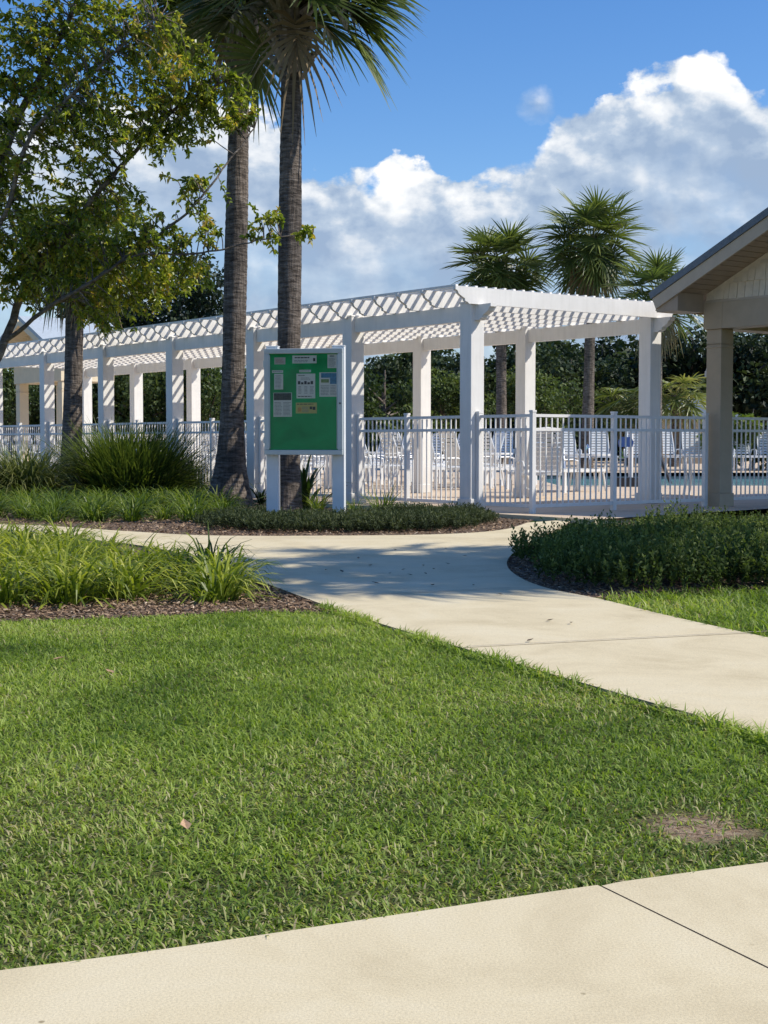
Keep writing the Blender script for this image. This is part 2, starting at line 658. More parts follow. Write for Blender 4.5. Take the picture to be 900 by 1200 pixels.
# ground, pool hole
pool = [(3.9, 32.2), (30, 32.2), (30, 45.6), (3.9, 45.6)]
loop_mesh('ground', [[(-350, -60), (350, -60), (350, 500), (-350, 500)], pool], GZ, M['ground'])

# deck behind the fence lines
dk = [W(12.9, 13.15)[:2], W(12.9, 62)[:2], W(75, 62)[:2], W(75, 13.15)[:2]]
loop_mesh('pool_deck', [dk, pool], .035, M['deck'], .12, M['concrete'])
mb = MB()
for (a, b_) in ((pool[0], pool[1]), (pool[1], pool[2]), (pool[2], pool[3]), (pool[3], pool[0])):
    mb.add([(a[0], a[1], .033), (b_[0], b_[1], .033), (b_[0], b_[1], -.9), (a[0], a[1], -.9)], [(0, 1, 2, 3)])
mb.add([(p[0], p[1], -.9) for p in pool], [(0, 1, 2, 3)])
struct(mb.build('pool_basin', M['tile']))
mb = MB()
mb.add([(p[0], p[1], -.17) for p in pool], [(0, 1, 2, 3)])
struct(mb.build('water', M['water']))

# walkway: near edge (against the lawn), far edge
near_e = smooth_line(G([(-260, 618), (-100, 620), (0, 624), (100, 631), (200, 645), (295, 677), (380, 708), (450, 731), (600, 775), (750, 818), (900, 860), (1180, 945)]) + [(4.6, 1.9)], 6)
far_a = smooth_line(G([(-260, 607), (0, 614), (60, 616), (150, 622), (250, 627), (420, 627), (530, 625), (590, 620), (618, 612)]), 6)
right_e = smooth_line(G([(672, 608), (655, 618), (628, 630), (603, 646), (594, 660), (606, 674), (640, 688), (703, 701), (790, 722), (900, 746), (1180, 806)]) + [(7.0, 3.2)], 6)
walk = near_e + right_e[::-1] + far_a[::-1]
loop_mesh('walkway', [walk], -.004, M['concrete'], .04)


def strip(a, b_, w, z):
    a, b_ = Vector((a[0], a[1], z)), Vector((b_[0], b_[1], z))
    d = (b_ - a).normalized()
    s = Vector((-d.y, d.x, 0)) * w / 2
    return [a - s, a + s, b_ + s, b_ - s]


M['joint'] = solid('joint_grime', (.38, .315, .225), .95, .35, 30)
mb = MB()
for a, b_ in (((250, 631), (626, 631)), ((448, 696), (598, 689)), ((545, 758), (900, 740))):
    pa, pb = at(*a), at(*b_)
    mb.add(strip(pa, pb, .014, .003), [(0, 3, 2, 1)])
struct(mb.build('walkway_joint', M['joint']))

# foreground sidewalk: two slabs with an open joint between them
edge = smooth_line(G([(-500, 1195), (-200, 1163), (0, 1137), (200, 1111), (450, 1074), (700, 1037), (900, 1010), (1200, 972), (1700, 920)]), 8)
ja, jb = at(704, 1038), at(900, 1134)
jd = Vector((jb[0] - ja[0], jb[1] - ja[1])).normalized()
far_pt = (ja[0] + jd.x * 3.0, ja[1] + jd.y * 3.0)
jn = Vector((-jd.y, jd.x)) * .003


def side(p):
    return (p[0] - ja[0]) * jn.x + (p[1] - ja[1]) * jn.y


lo_ = [p for p in edge if side(p) < 0 and True]
hi_ = [p for p in edge if side(p) > 0]
off = (jd.x * 3.0, jd.y * 3.0)
for pts, sgn in ((lo_, -1), (hi_, 1)):
    e0 = (ja[0] + jn.x * sgn, ja[1] + jn.y * sgn)
    if pts[0][0] < ja[0] and pts[-1][0] < ja[0]:
        L = pts + [e0]
        q = [(L[-1][0] + off[0], L[-1][1] + off[1]), (L[0][0] + off[0], L[0][1] + off[1])]
    else:
        L = [e0] + pts
        q = [(L[-1][0] + off[0], L[-1][1] + off[1]), (L[0][0] + off[0], L[0][1] + off[1])]
    loop_mesh('sidewalk', [L + q], 0.0, M['concrete'], .1)
mb = MB()
mb.add(strip(ja, far_pt, .03, -.026), [(0, 3, 2, 1)])
struct(mb.build('sidewalk_joint', M['dark']))

# planting beds
bed_front = [(p[0], p[1]) for p in G([(-330, 750), (-100, 729), (0, 724), (150, 719), (300, 713), (382, 714), (400, 716)])]
bed_front = smooth_line(bed_front, 6) + [p for p in near_e[::-1] if p[0] < at(395, 716)[0] - .02]
bf = bed_front[:]
loop_mesh('mulch_bed', [bf], -.022, M['mulch'])
front_line = [W(60, 13.12)[:2], W(14.1, 13.12)[:2]]
bed_back = [p for p in far_a] + [at(628, 606), (W(14.15, 13.1)[0], W(14.15, 13.1)[1]), (W(58, 13.1)[0], W(58, 13.1)[1])]
loop_mesh('mulch_bed', [bed_back], -.018, M['mulch'])
bed_right = [p for p in right_e if p[0] < at(705, 701)[0]]
grass_line = smooth_line(G([(704, 702), (740, 697), (820, 692), (900, 690), (1100, 684), (1300, 680)]), 5)
bed_right = bed_right + grass_line[1:] + [W(12.85, 26)[:2], W(12.85, 13.4)[:2]]
loop_mesh('mulch_bed', [bed_right], -.02, M['mulch'])


def inside(poly, x, y):
    poly = np.array(poly)
    r = np.zeros(len(x), dtype=bool)
    n = len(poly)
    j = n - 1
    for i in range(n):
        xi, yi = poly[i]
        xj, yj = poly[j]
        c = ((yi > y) != (yj > y))
        with np.errstate(divide='ignore', invalid='ignore'):
            xx = (xj - xi) * (y - yi) / (yj - yi) + xi
        r ^= c & (x < xx)
        j = i
    return r


# ------------------------------------------------------------------ lawn
rs = np.random.RandomState(4)


def vnoise(x, y, sc, seed):
    """smooth value noise"""
    r = np.random.RandomState(seed)
    T = r.rand(64, 64)
    u, v = x * sc + 1000.0, y * sc + 1000.0
    iu, iv = np.floor(u).astype(int), np.floor(v).astype(int)
    fu, fv = u - iu, v - iv
    fu, fv = fu * fu * (3 - 2 * fu), fv * fv * (3 - 2 * fv)
    a, b = T[iu % 64, iv % 64], T[(iu + 1) % 64, iv % 64]
    c, d = T[iu % 64, (iv + 1) % 64], T[(iu + 1) % 64, (iv + 1) % 64]
    return (a * (1 - fu) + b * fu) * (1 - fv) + (c * (1 - fu) + d * fu) * fv


def lawn_mesh(name, x, y, lmin, lmax, w0, w1, seed):
    n = len(x)
    r = np.random.RandomState(seed)
    dry = .55 * vnoise(x, y, 1.1, 3) + .3 * vnoise(x, y, 3.3, 5) + .15 * vnoise(x, y, 8.0, 7)
    # worn strip along the foreground walk, and a few thin spots
    ex = np.interp(x, [p[0] for p in edge], [p[1] for p in edge])
    worn = np.clip(1 - (y - ex) / .75, 0, 1)
    for (px, py, rad) in ((826, 972, .3), (60, 965, .35), (490, 1050, .3), (415, 905, .3), (700, 815, .35), (30, 1090, .3)):
        cx, cy = at(px, py)
        worn = np.maximum(worn, .9 * np.exp(-(((x - cx) / rad) ** 2 + ((y - cy) / (rad * 1.3)) ** 2)))
    tall = vnoise(x, y, 2.4, 11) * .6 + vnoise(x, y, 9.0, 12) * .4
    L = (lmin + (lmax - lmin) * r.rand(n)) * (.65 + .7 * tall) * (1 - .35 * worn)
    yaw = r.rand(n) * 2 * PI
    lean = .25 + .95 * r.rand(n) ** .8
    lean = np.where(r.rand(n) < .15, 1.35, lean)
    bend = lean + .3 + .7 * r.rand(n)
    dx, dy = np.cos(yaw), np.sin(yaw)
    w = w0 + (w1 - w0) * r.rand(n)
    tw = yaw + PI / 2 + (r.rand(n) - .5) * 1.4
    sx, sy = np.cos(tw), np.sin(tw)
    z0 = np.full(n, GZ)
    p1 = np.stack([x + dx * np.sin(lean) * L * .5, y + dy * np.sin(lean) * L * .5, z0 + np.cos(lean) * L * .5], 1)
    p2 = np.stack([p1[:, 0] + dx * np.sin(bend) * L * .5, p1[:, 1] + dy * np.sin(bend) * L * .5, np.maximum(p1[:, 2] + np.cos(bend) * L * .5, GZ + .008)], 1)
    p0 = np.stack([x, y, z0], 1)
    s = np.stack([sx, sy, (r.rand(n) - .5) * .6], 1)
    V = np.empty((n, 5, 3), dtype=np.float32)
    V[:, 0] = p0 - s * (w * .35)[:, None]
    V[:, 1] = p0 + s * (w * .35)[:, None]
    V[:, 2] = p1 + s * (w * .5)[:, None]
    V[:, 3] = p1 - s * (w * .5)[:, None]
    V[:, 4] = p2
    base = np.arange(n, dtype=np.int32)[:, None] * 5
    loops = (base + np.array([0, 1, 2, 3, 3, 2, 4], dtype=np.int32)[None, :]).ravel()
    me = bpy.data.meshes.new(name)
    me.vertices.add(n * 5)
    me.vertices.foreach_set('co', V.ravel())
    me.loops.add(n * 7)
    me.loops.foreach_set('vertex_index', loops)
    me.polygons.add(n * 2)
    starts = (np.arange(n, dtype=np.int32)[:, None] * 7 + np.array([0, 4], dtype=np.int32)[None, :]).ravel()
    me.polygons.foreach_set('loop_start', starts)
    try:
        me.polygons.foreach_set('loop_total', np.tile(np.array([4, 3], dtype=np.int32), n))
    except Exception:
        pass
    me.update(calc_edges=True)
    v = .08 + .38 * r.rand(n) + .80 * (dry - .38) + .12 * (tall - .5)
    isdry = r.rand(n) < (.018 + .30 * np.clip(dry - .45, 0, 1) * 2 + .34 * worn)
    v = np.where(isdry, .80 + .2 * r.rand(n), v)
    v = np.clip(v, 0, 1)
    A = np.repeat(v[:, None], 5, 1)
    A[:, 0:2] -= .10
    A[:, 4] += .05
    at_ = me.attributes.new('v', 'FLOAT', 'POINT')
    at_.data.foreach_set('value', np.clip(A, 0, 1).astype(np.float32).ravel())
    me.materials.append(M['grass'])
    o = bpy.data.objects.new(name, me)
    C.objects.link(o)
    return o


def scatter(n, x0, x1, y0, y1, seed):
    r = np.random.RandomState(seed)
    return x0 + (x1 - x0) * r.rand(n), y0 + (y1 - y0) * r.rand(n)


walk_np, bed_np = walk, bf
# main lawn, dense where the photograph sees it
x, y = scatter(1000000, -4.2, 6.5, 2.0, 10.6, 21)
inview = np.abs(x) < .275 * y + .45
keep = rs.rand(len(x)) < np.where(inview, np.interp(y, [2, 5, 9], [1.0, .85, .62]), .16)
ex = np.interp(x, [p[0] for p in edge], [p[1] for p in edge])
m_ = keep & (y > ex + .012) & ~inside(walk_np, x, y) & ~inside(bed_np, x, y)
m_ &= ~inside(bed_right, x, y)
# the part beyond the walkway (right) gets its own patch
nx = np.interp(x, [p[0] for p in near_e[30:]], [p[1] for p in near_e[30:]])
m_ &= (y < nx) | (x < near_e[30][0])
bx, by = at(822, 970, GZ)
ell = ((x - bx) / .155) ** 2 + ((y - by) / .17) ** 2
ell = ell + 2.0 * (vnoise(x, y, 11.0, 41) - .5)
m_ &= (rs.rand(len(x)) < np.clip(ell - .3, .13, 1))
x, y = x[m_], y[m_]
o = lawn_mesh('lawn', x, y, .021, .052, .0033, .0062, 31)
stuff(o, 'mown green lawn with dry worn spots in front of the walkway', 'lawn')
# longer blades leaning over the edge of the walkway
fx, fy = [], []
ne = [p for p in near_e if at(372, 712)[0] < p[0] < 3.2]
for i in range(len(ne) - 1):
    (xa, ya_), (xb, yb_) = ne[i], ne[i + 1]
    ln_ = math.hypot(xb - xa, yb_ - ya_)
    nn_ = int(ln_ * 1100)
    q = rs.rand(nn_)
    nxx, nyy = (yb_ - ya_) / ln_, -(xb - xa) / ln_
    off_ = .003 + .07 * rs.rand(nn_) ** 1.1 - .012
    fx.append(xa + (xb - xa) * q + nxx * off_)
    fy.append(ya_ + (yb_ - ya_) * q + nyy * off_)
fx, fy = np.concatenate(fx), np.concatenate(fy)
keep = vnoise(fx, fy, 3.0, 19) + .5 * rs.rand(len(fx)) > .45
fx, fy = fx[keep], fy[keep]
gx_, gy_ = [], []
se = [p for p in edge if -1.6 < p[0] < 1.6]
for i in range(len(se) - 1):
    (xa, ya_), (xb, yb_) = se[i], se[i + 1]
    ln_ = math.hypot(xb - xa, yb_ - ya_)
    q = rs.rand(int(ln_ * 700))
    off_ = .05 * rs.rand(len(q)) - .004
    gx_.append(xa + (xb - xa) * q - (yb_ - ya_) / ln_ * off_)
    gy_.append(ya_ + (yb_ - ya_) * q + (xb - xa) / ln_ * off_)
gx_, gy_ = np.concatenate(gx_), np.concatenate(gy_)
keep = vnoise(gx_, gy_, 7.0, 23) + .5 * rs.rand(len(gx_)) > .72
fx, fy = np.concatenate([fx, gx_[keep]]), np.concatenate([fy, gy_[keep]])
o = lawn_mesh('lawn_edge', fx, fy, .045, .095, .004, .0075, 35)
stuff(o, 'fringe of longer grass along the edges of the walkway and sidewalk', 'grass')
# the grass between the walkway and the right shrub bed
x, y = scatter(90000, 1.3, 8.5, 6.0, 12.0, 22)
gl_x = [p[0] for p in grass_line]
gl_y = [p[1] for p in grass_line]
re_x = [p[0] for p in right_e if p[1] < at(703, 701)[1] + .01]
re_y = [p[1] for p in right_e if p[1] < at(703, 701)[1] + .01]
o_ = np.argsort(re_x)
yl = np.interp(x, np.array(re_x)[o_], np.array(re_y)[o_])
yu = np.interp(x, gl_x, gl_y) + .10
m_ = (y > yl + .01) & (y < yu) & (x > min(re_x) - .02)
x, y = x[m_], y[m_]
o = lawn_mesh('lawn_patch', x, y, .06, .12, .005, .009, 33)
stuff(o, 'narrow strip of bright grass between the walkway and the dark shrub bed', 'grass')

# bark chips on the visible mulch
rr = random.Random(8)
mb = MB()


def chips(poly, n, x0, x1, y0, y1, z, big=1.0):
    xs, ys = scatter(n, x0, x1, y0, y1, n)
    k = inside(poly, xs, ys)
    for px_, py_ in zip(xs[k], ys[k]):
        L, w_ = rr.uniform(.012, .04) * big, rr.uniform(.005, .014) * big
        q = Matrix.Rotation(rr.uniform(0, 2 * PI), 3, 'Z') @ Matrix.Rotation(rr.uniform(-.5, .5), 3, 'Y') @ Matrix.Rotation(rr.uniform(-.6, .6), 3, 'X')
        c = Vector((px_, py_, z + rr.uniform(.004, .016)))
        mb.add([c + q @ Vector(p) for p in ((-L / 2, -w_ / 2, 0), (L / 2, -w_ / 3, 0), (L / 2.2, w_ / 2, .003), (-L / 2.1, w_ / 2.5, .002))], [(0, 1, 2, 3)], min(1, max(0, rr.gauss(.5, .25))))


chips(bf, 26000, -4.5, 0, 8.0, 10.6, -.022)
chips(bed_right, 9000, .8, 3.0, 9.0, 13, -.02)
chips(bed_back, 14000, -6.0, 2.2, 14.5, 21, -.018, 1.4)
stuff(mb.build('mulch_chips', M['chip']), 'loose brown bark chips covering the planting beds', 'mulch')

# ------------------------------------------------------------------ pergola
D_F, D_B, T0, S = 13.6, 17.31, 15.78, 2.88
NB = 8
per = thing('pergola', 'long white pergola with open slatted roof standing along the pool fence', 'pergola', W(T0, D_F), TH)
# local axes: x = across (front to back), y = along, z = up
PW = .245


def pergola_post():
    p = MB()
    p.box((0, 0, 1.485), (PW, PW, 2.93))
    p.box((0, 0, .10), (PW + .05, PW + .05, .16))
    p.box((0, 0, 2.965), (PW + .012, PW + .012, .03))
    return p.mesh('post', M['vinyl'])


pm = pergola_post()
for k in range(NB):
    for xx in (0, D_B - D_F):
        o = bpy.data.objects.new('post', pm)
        C.objects.link(o)
        o.parent = per
        o.location = (xx, k * S, .02)
        bv = o.modifiers.new('bevel', 'BEVEL')
        bv.width = .006
        bv.segments = 2


def ogee(L, h, back=True):
    """board profile along its length with a shaped tail at both ends"""
    def tail(x0, sg):
        return [(x0, h), (x0, h * .80), (x0 + sg * .035, h * .74), (x0 + sg * .06, h * .55), (x0 + sg * .12, h * .40), (x0 + sg * .17, h * .30), (x0 + sg * .18, h * .14), (x0 + sg * .22, h * .10), (x0 + sg * .25, 0)]
    a = tail(0, 1)
    b = tail(L, -1)
    return a + b[::-1]


YL = (NB - 1) * S
for xx in (0, D_B - D_F):
    p = MB()
    L = YL + .92
    p.prism(ogee(L, .22), (xx - .055, -.46, 2.73), (0, 1, 0), (0, 0, 1), (1, 0, 0), .11)
    p.build('beam', M['vinyl'], per)
RX0, RX1 = -.47, D_B - D_F + .47
rl = RX1 - RX0
p = MB()
p.prism(ogee(rl, .235), (RX0, -.028, 0), (1, 0, 0), (0, 0, 1), (0, 1, 0), .056)
rm_ = p.mesh('rafter', M['vinyl'])
nr = int(YL / .576) + 1
for k in range(nr):
    o = bpy.data.objects.new('rafter', rm_)
    C.objects.link(o)
    o.parent = per
    o.location = (0, k * YL / (nr - 1) - (.165 if k == 0 else 0) - (.0 if k else 0), 2.952)
p = MB()
p.box((0, 0, 0), (.045, YL + .10, .034))
pmx = p.mesh('slat', M['vinyl'])
ns = 26
for k in range(ns):
    o = bpy.data.objects.new('slat', pmx)
    C.objects.link(o)
    o.parent = per
    o.location = (RX0 + .06 + (rl - .12) * k / (ns - 1), YL / 2 - .10, 3.1975)

# ------------------------------------------------------------------ fence
FH = 1.36


def fence_run(label, p0, rz, posts, length, bays, h=FH):
    """posts = distances of the fence posts along local x; bays = (from, to) panels"""
    t = thing('pool_fence', label, 'fence', (p0[0], p0[1], .035), rz, 'white pool fence runs')
    pp = MB()
    pp.box((0, 0, h / 2 + .01), (.065, .065, h + .02))
    pp.box((0, 0, h + .03), (.075, .075, .02))
    pp.prism([(-.036, -.036), (.036, -.036), (.036, .036), (-.036, .036)], (0, 0, h + .04), (1, 0, 0), (0, 1, 0), (0, 0, 1), .008)
    me = pp.mesh('post', M['fence'])
    for x_ in posts:
        o = bpy.data.objects.new('post', me)
        C.objects.link(o)
        o.parent = t
        o.location = (x_, 0, 0)
    for a, b_ in bays:
        L = b_ - a
        for z_, hh in ((h - .025, .04), (h - .215, .04), (.10, .045)):
            r = MB()
            r.box(((a + b_) / 2, 0, z_), (L, .032, hh))
            r.build('rail', M['fence'], t)
        q = MB()
        n = max(2, int(round(L / .108)))
        for i in range(1, n):
            q.box((a + L * i / n, 0, (.075 + h - .05) / 2), (.018, .0165, h - .05 - .075))
        q.build('pickets', M['fence'], t)
    return t


# along the front of the pergola (local x runs along L): between the pergola posts
HP = PW / 2
posts, bays = [], []
for k in range(NB - 1):
    a, b_ = k * S + HP + .01, (k + 1) * S - HP - .05
    mid = k * S + S * .52
    posts += [mid, (k + 1) * S - HP - .04]
    bays += [(a, mid - .033), (mid + .033, (k + 1) * S - HP - .073)]
o = fence_run('white picket pool fence running between the front pergola posts', W(T0, D_F), TH + PI / 2, posts, YL, bays)
# corner post to the gate post, then right along the end of the pergola, then past the pavilion
TG = T0 - 1.27
o = fence_run('short white picket fence piece from pergola corner post to the corner fence post', W(T0, D_F), TH - PI / 2, [HP + .04, T0 - TG], 1.2, [(HP + .073, T0 - TG - .033)])
DG = D_F


def d_at(px, t):
    u = (px - 450) / F
    z = t / (CT - ST * u)
    return z * (CT * u + ST)


d1, d2, d3 = d_at(719, TG), d_at(826, TG), d_at(851, TG)
o = fence_run('sunlit and shaded white picket fence in front of the pool, left of the tan column', W(TG, D_F), TH, [d1 - DG, d2 - DG], 0, [(.034, d1 - DG - .033), (d1 - DG + .033, d2 - DG - .033)])
o = fence_run('white picket fence right of the tan pavilion column at the photo edge', W(TG, d3), TH, [0, 2.4, 4.8, 7.2], 0, [(.033, 2.367), (2.433, 4.767), (4.833, 7.167)])

# ------------------------------------------------------------------ pavilions


def pavilion(label, t0, d0, half, depth, wallmat, trimmat, roofmat, soffmat, shakes, eave=.58, rake=.62, colw=.28, B1=3.07):
    """gable end faces local -x; local y runs along L, eave side towards +y; ridge at y = -half"""
    z0 = .035
    P_ = thing('pavilion', label, 'pavilion', W(t0, d0, z0), TH)
    W2 = colw / 2
    for x_ in (0, depth):
        for y_ in (0, -2 * half):
            c = MB()
            c.box((x_, y_, .10), (colw + .05, colw + .05, .20))
            c.box((x_, y_, 1.33), (colw, colw, 2.26))
            c.box((x_, y_, 2.40), (colw + .025, colw + .025, .022))
            c.box((x_, y_, 2.55), (colw, colw, .24))
            c.build('column', wallmat, P_, bevel=.006)
    B0 = 2.672
    bt = colw + .07
    for y_ in (0, -2 * half):
        b = MB()
        b.box((depth / 2, y_, (B0 + B1) / 2), (depth + bt, bt, B1 - B0))
        b.build('beam', wallmat, P_)
    for x_ in (0, depth):
        b = MB()
        b.box((x_, -half, (B0 + B1) / 2), (bt - .006, 2 * half - bt - .004, B1 - B0 - .004))
        b.build('beam', wallmat, P_)
    sl = .46
    ye = eave + .01
    ridge = (half + ye) * sl
    zr0 = B1 - .04      # underside of roof at the eave line
    x0, x1 = -rake - bt / 2, depth + rake + bt / 2
    # gable walls: shakes as staggered boards
    for x_, sg in ((-bt / 2 + .06, -1), (depth + bt / 2 - .06, 1)):
        g = MB()
        ya, yb = bt / 2, -2 * half - bt / 2
        zt = zr0 + (ye - ya) * sl
        zp = zr0 + (half + ye) * sl
        g.prism([(ya, B1 + .002), (ya, zt - .004), (-half, zp - .004), (yb, zt - .004), (yb, B1 + .002)], (x_, 0, 0), (0, 1, 0), (0, 0, 1), (-sg, 0, 0), .05)
        rnd = random.Random(5)
        z_ = B1 + .035
        row = 0
        while z_ < zp:
            hrow = .235
            y_ = ya - .02
            while y_ > yb:
                w_ = rnd.uniform(.09, .19)
                yc = y_ - w_ / 2
                top = zr0 + (half + ye - abs(yc + half) - w_ / 2) * sl - .05
                zt_ = min(z_ + hrow + .02, top)
                if zt_ > z_ + .02:
                    ww = w_ - .008
                    th_ = .034 + .006 * rnd.random()
                    zb_ = z_ + rnd.uniform(-.004, .004)
                    g.prism([(0, 0), (th_, 0), (.006, zt_ - zb_), (0, zt_ - zb_)], (x_ + sg * .002, yc - ww / 2, zb_), (sg, 0, 0), (0, 0, 1), (0, 1, 0), ww)
                y_ -= w_
            z_ += hrow
            row += 1
        g.build('gable_wall', shakes, P_)
        k = MB()
        k.box((x_ + sg * .028, -half, B1 + .018), (.028, 2 * half + bt - .02, .034))
        k.build('gable_trim', trimmat, P_)
    # roof slabs, soffit boards, rake boards, roofing edge
    for sg in (1, -1):
        yE = ye if sg == 1 else -2 * half - ye
        yR = -half
        dy = yR - yE
        Ld = math.hypot(dy, ridge)
        ay = Vector((0, dy / Ld, ridge / Ld))
        up = Vector((0, -ridge / Ld * (1 if dy > 0 else -1), abs(dy) / Ld))
        o0 = Vector((x0, yE, zr0))
        r = MB()
        r.prism([(-.02, .125), (Ld, .125), (Ld, .225), (-.02, .225)], o0 + Vector((-.025, 0, 0)), ay, up, (1, 0, 0), x1 - x0 + .05)
        r.build('roof', roofmat, P_)
        s = MB()
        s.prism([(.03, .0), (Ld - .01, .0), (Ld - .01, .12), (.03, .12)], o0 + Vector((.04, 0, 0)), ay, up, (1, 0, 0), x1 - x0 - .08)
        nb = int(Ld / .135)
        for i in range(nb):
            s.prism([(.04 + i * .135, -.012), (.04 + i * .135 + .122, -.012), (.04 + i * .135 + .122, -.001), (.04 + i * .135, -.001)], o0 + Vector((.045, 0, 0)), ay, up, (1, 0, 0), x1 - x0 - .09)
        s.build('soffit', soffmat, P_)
        for xs in (x0, x1 - .035):
            q = MB()
            q.prism([(-.01, -.05), (.0, -.05), (Ld, -.05), (Ld, .122), (-.01, .122)], (xs, yE, zr0), ay, up, (1, 0, 0), .035)
            q.build('rake_board', trimmat, P_)
        # boxed eave return at each gable
        sy = sg
        for xs in (x0 + .037, depth + bt / 2 + .002):
            e = MB()
            ln = rake - .04
            yb_ = (bt / 2 + .003) if sg == 1 else -2 * half - bt / 2 - .003
            e.prism([(yE, zr0 - .10), (yb_, zr0 - .10), (yb_, zr0 + abs(yb_ - yE) * sl - .02), (yE, zr0 - .02)], (xs, 0, 0), (0, 1, 0), (0, 0, 1), (1, 0, 0), ln)
            e.build('eave_return', soffmat, P_)
        fb = MB()
        fb.box(((x0 + x1) / 2, yE + sg * .012, zr0 + .02), (x1 - x0 - .075, .022, .20))
        fb.build('fascia', trimmat, P_)
    # flat ceiling between the beams
    c = MB()
    c.box((depth / 2, -half, B1 - .04), (depth - bt - .01, 2 * half - bt - .01, .03))
    c.build('ceiling', soffmat, P_)
    return P_


M['shake'] = solid('shake_paint', (.72, .63, .47), .65, .10, 9, .2, 60)
u = (842 - 450) / F
DC = d_at(842, TG - .05)
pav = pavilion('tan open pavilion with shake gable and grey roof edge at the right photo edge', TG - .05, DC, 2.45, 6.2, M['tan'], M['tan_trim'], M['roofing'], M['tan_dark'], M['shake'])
t = thing('wall_light', 'small white light fitting on the left face of the tan pavilion column', 'light fitting', W(TG - .05 + .15, DC - .03, 2.10), TH)
q = MB()
q.box((0, .012, .02), (.075, .02, .10))
q.build('back_plate', M['lamp_white'], t)
q = MB()
q.tube([(0, .022, .03), (0, .065, .03), (0, .075, -.02)], .016, 8)
q.build('lamp_arm', M['lamp_white'], t)
q = MB()
q.tube([(0, .075, -.01), (0, .075, -.06), (0, .075, -.10)], [.026, .035, .03], 10)
q.build('lamp_head', M['lamp_white'], t)
pav2 = pavilion('cream open pavilion with pale roof beyond the far left end of the pergola', 40.8, 17.6, 1.45, 1.28, M['cream'], M['cream'], M['roof_pale'], M['cream'], M['cream'], .45, .55, B1=3.5)

# ------------------------------------------------------------------ notice board
YB = 18.3
bl, br_ = X(318, YB), X(397, YB)
bc = ((bl + br_) / 2, YB)
bd = thing('notice_board', 'grey framed notice board with green felt on two white posts beside the walkway', 'notice board', (bc[0], bc[1], -.02), -.15)
hw = (br_ - bl) / 2
zb0, zb1 = Hh(533, YB), Hh(409, YB)
BWid = 93 / F * YB / 2
for sx in (-1, 1):
    q = MB()
    q.box((sx * hw, .06, (zb1 + .05) / 2), (.155, .11, zb1 + .05))
    q.box((sx * hw, .06, zb1 + .058), (.165, .12, .014))
    q.build('post', M['board_post'], bd, bevel=.008)
q = MB()
zc, hz = (zb0 + zb1) / 2 + .02, (zb1 - zb0) / 2
q.box((0, -.03, zc), (2 * BWid - .02, .06, 2 * hz - .02))
q.build('back_panel', M['alu'], bd)
fr = MB()
fw = .062
fr.box((0, -.085, zc + hz - fw / 2), (2 * BWid, .05, fw))
fr.box((0, -.085, zc - hz + fw / 2), (2 * BWid, .05, fw))
for sx in (-1, 1):
    fr.box((sx * (BWid - fw / 2), -.085, zc), (fw, .05, 2 * hz - 2 * fw - .001))
    fr.box((sx * (BWid - fw - .008), -.098, zc), (.012, .012, 2 * hz - 2 * fw - .03))
fr.build('frame', M['alu'], bd, bevel=.006)
q = MB()
q.add([(-BWid + .05, -.063, zc - hz + .05), (BWid - .05, -.063, zc - hz + .05), (BWid - .05, -.063, zc + hz - .05), (-BWid + .05, -.063, zc + hz - .05)], [(0, 1, 2, 3)])
q.build('felt_panel', M['felt'], bd)
q = MB()
q.add([(-BWid + .055, -.088, zc - hz + .055), (BWid - .055, -.088, zc - hz + .055), (BWid - .055, -.088, zc + hz - .055), (-BWid + .055, -.088, zc + hz - .055)], [(0, 1, 2, 3)])
q.build('glass_pane', M['pane'], bd)
q = MB()
q.tube([(BWid - fw / 2, -.108, zc - .02), (BWid - fw / 2, -.122, zc - .02)], .011, 10)
q.build('lock', M['dark'], bd)
for hz_ in (-.72, .72):
    q = MB()
    q.tube([(-BWid - .004, -.088, zc + hz * hz_ - .04), (-BWid - .004, -.088, zc + hz * hz_ + .04)], .009, 8)
    q.build('hinge', M['alu'], bd)

PAPER = solid('notice_paper', (.78, .80, .77), .6, .05, 20)
PINK = solid('notice_pinkish', (.58, .57, .54), .6, .05, 20)
YEL = solid('notice_yellow', (.62, .55, .20), .6, .06, 20)
INK = solid('notice_ink', (.05, .055, .06), .7, .2, 40)
INKG = solid('notice_grey_ink', (.30, .33, .33), .7, .2, 40)
RED = solid('notice_red_ink', (.45, .28, .26), .7, .1, 40)
PBLUE = solid('notice_blue_print', (.07, .25, .42), .6, .35, 30)
PGRN = solid('notice_green_print', (.20, .30, .12), .6, .35, 30)
ORG = solid('notice_orange_print', (.60, .35, .12), .6, .25, 30)
PHOTO = solid('notice_dark_photo', (.05, .07, .065), .6, .6, 45)
KX, KZ = 2 * BWid / (805 - 68), 2 * hz / (1080 - 85)


def bx_(cx):
    return (cx - 437) * KX


def bz_(cy):
    return zc + hz - (cy - 85) * KZ


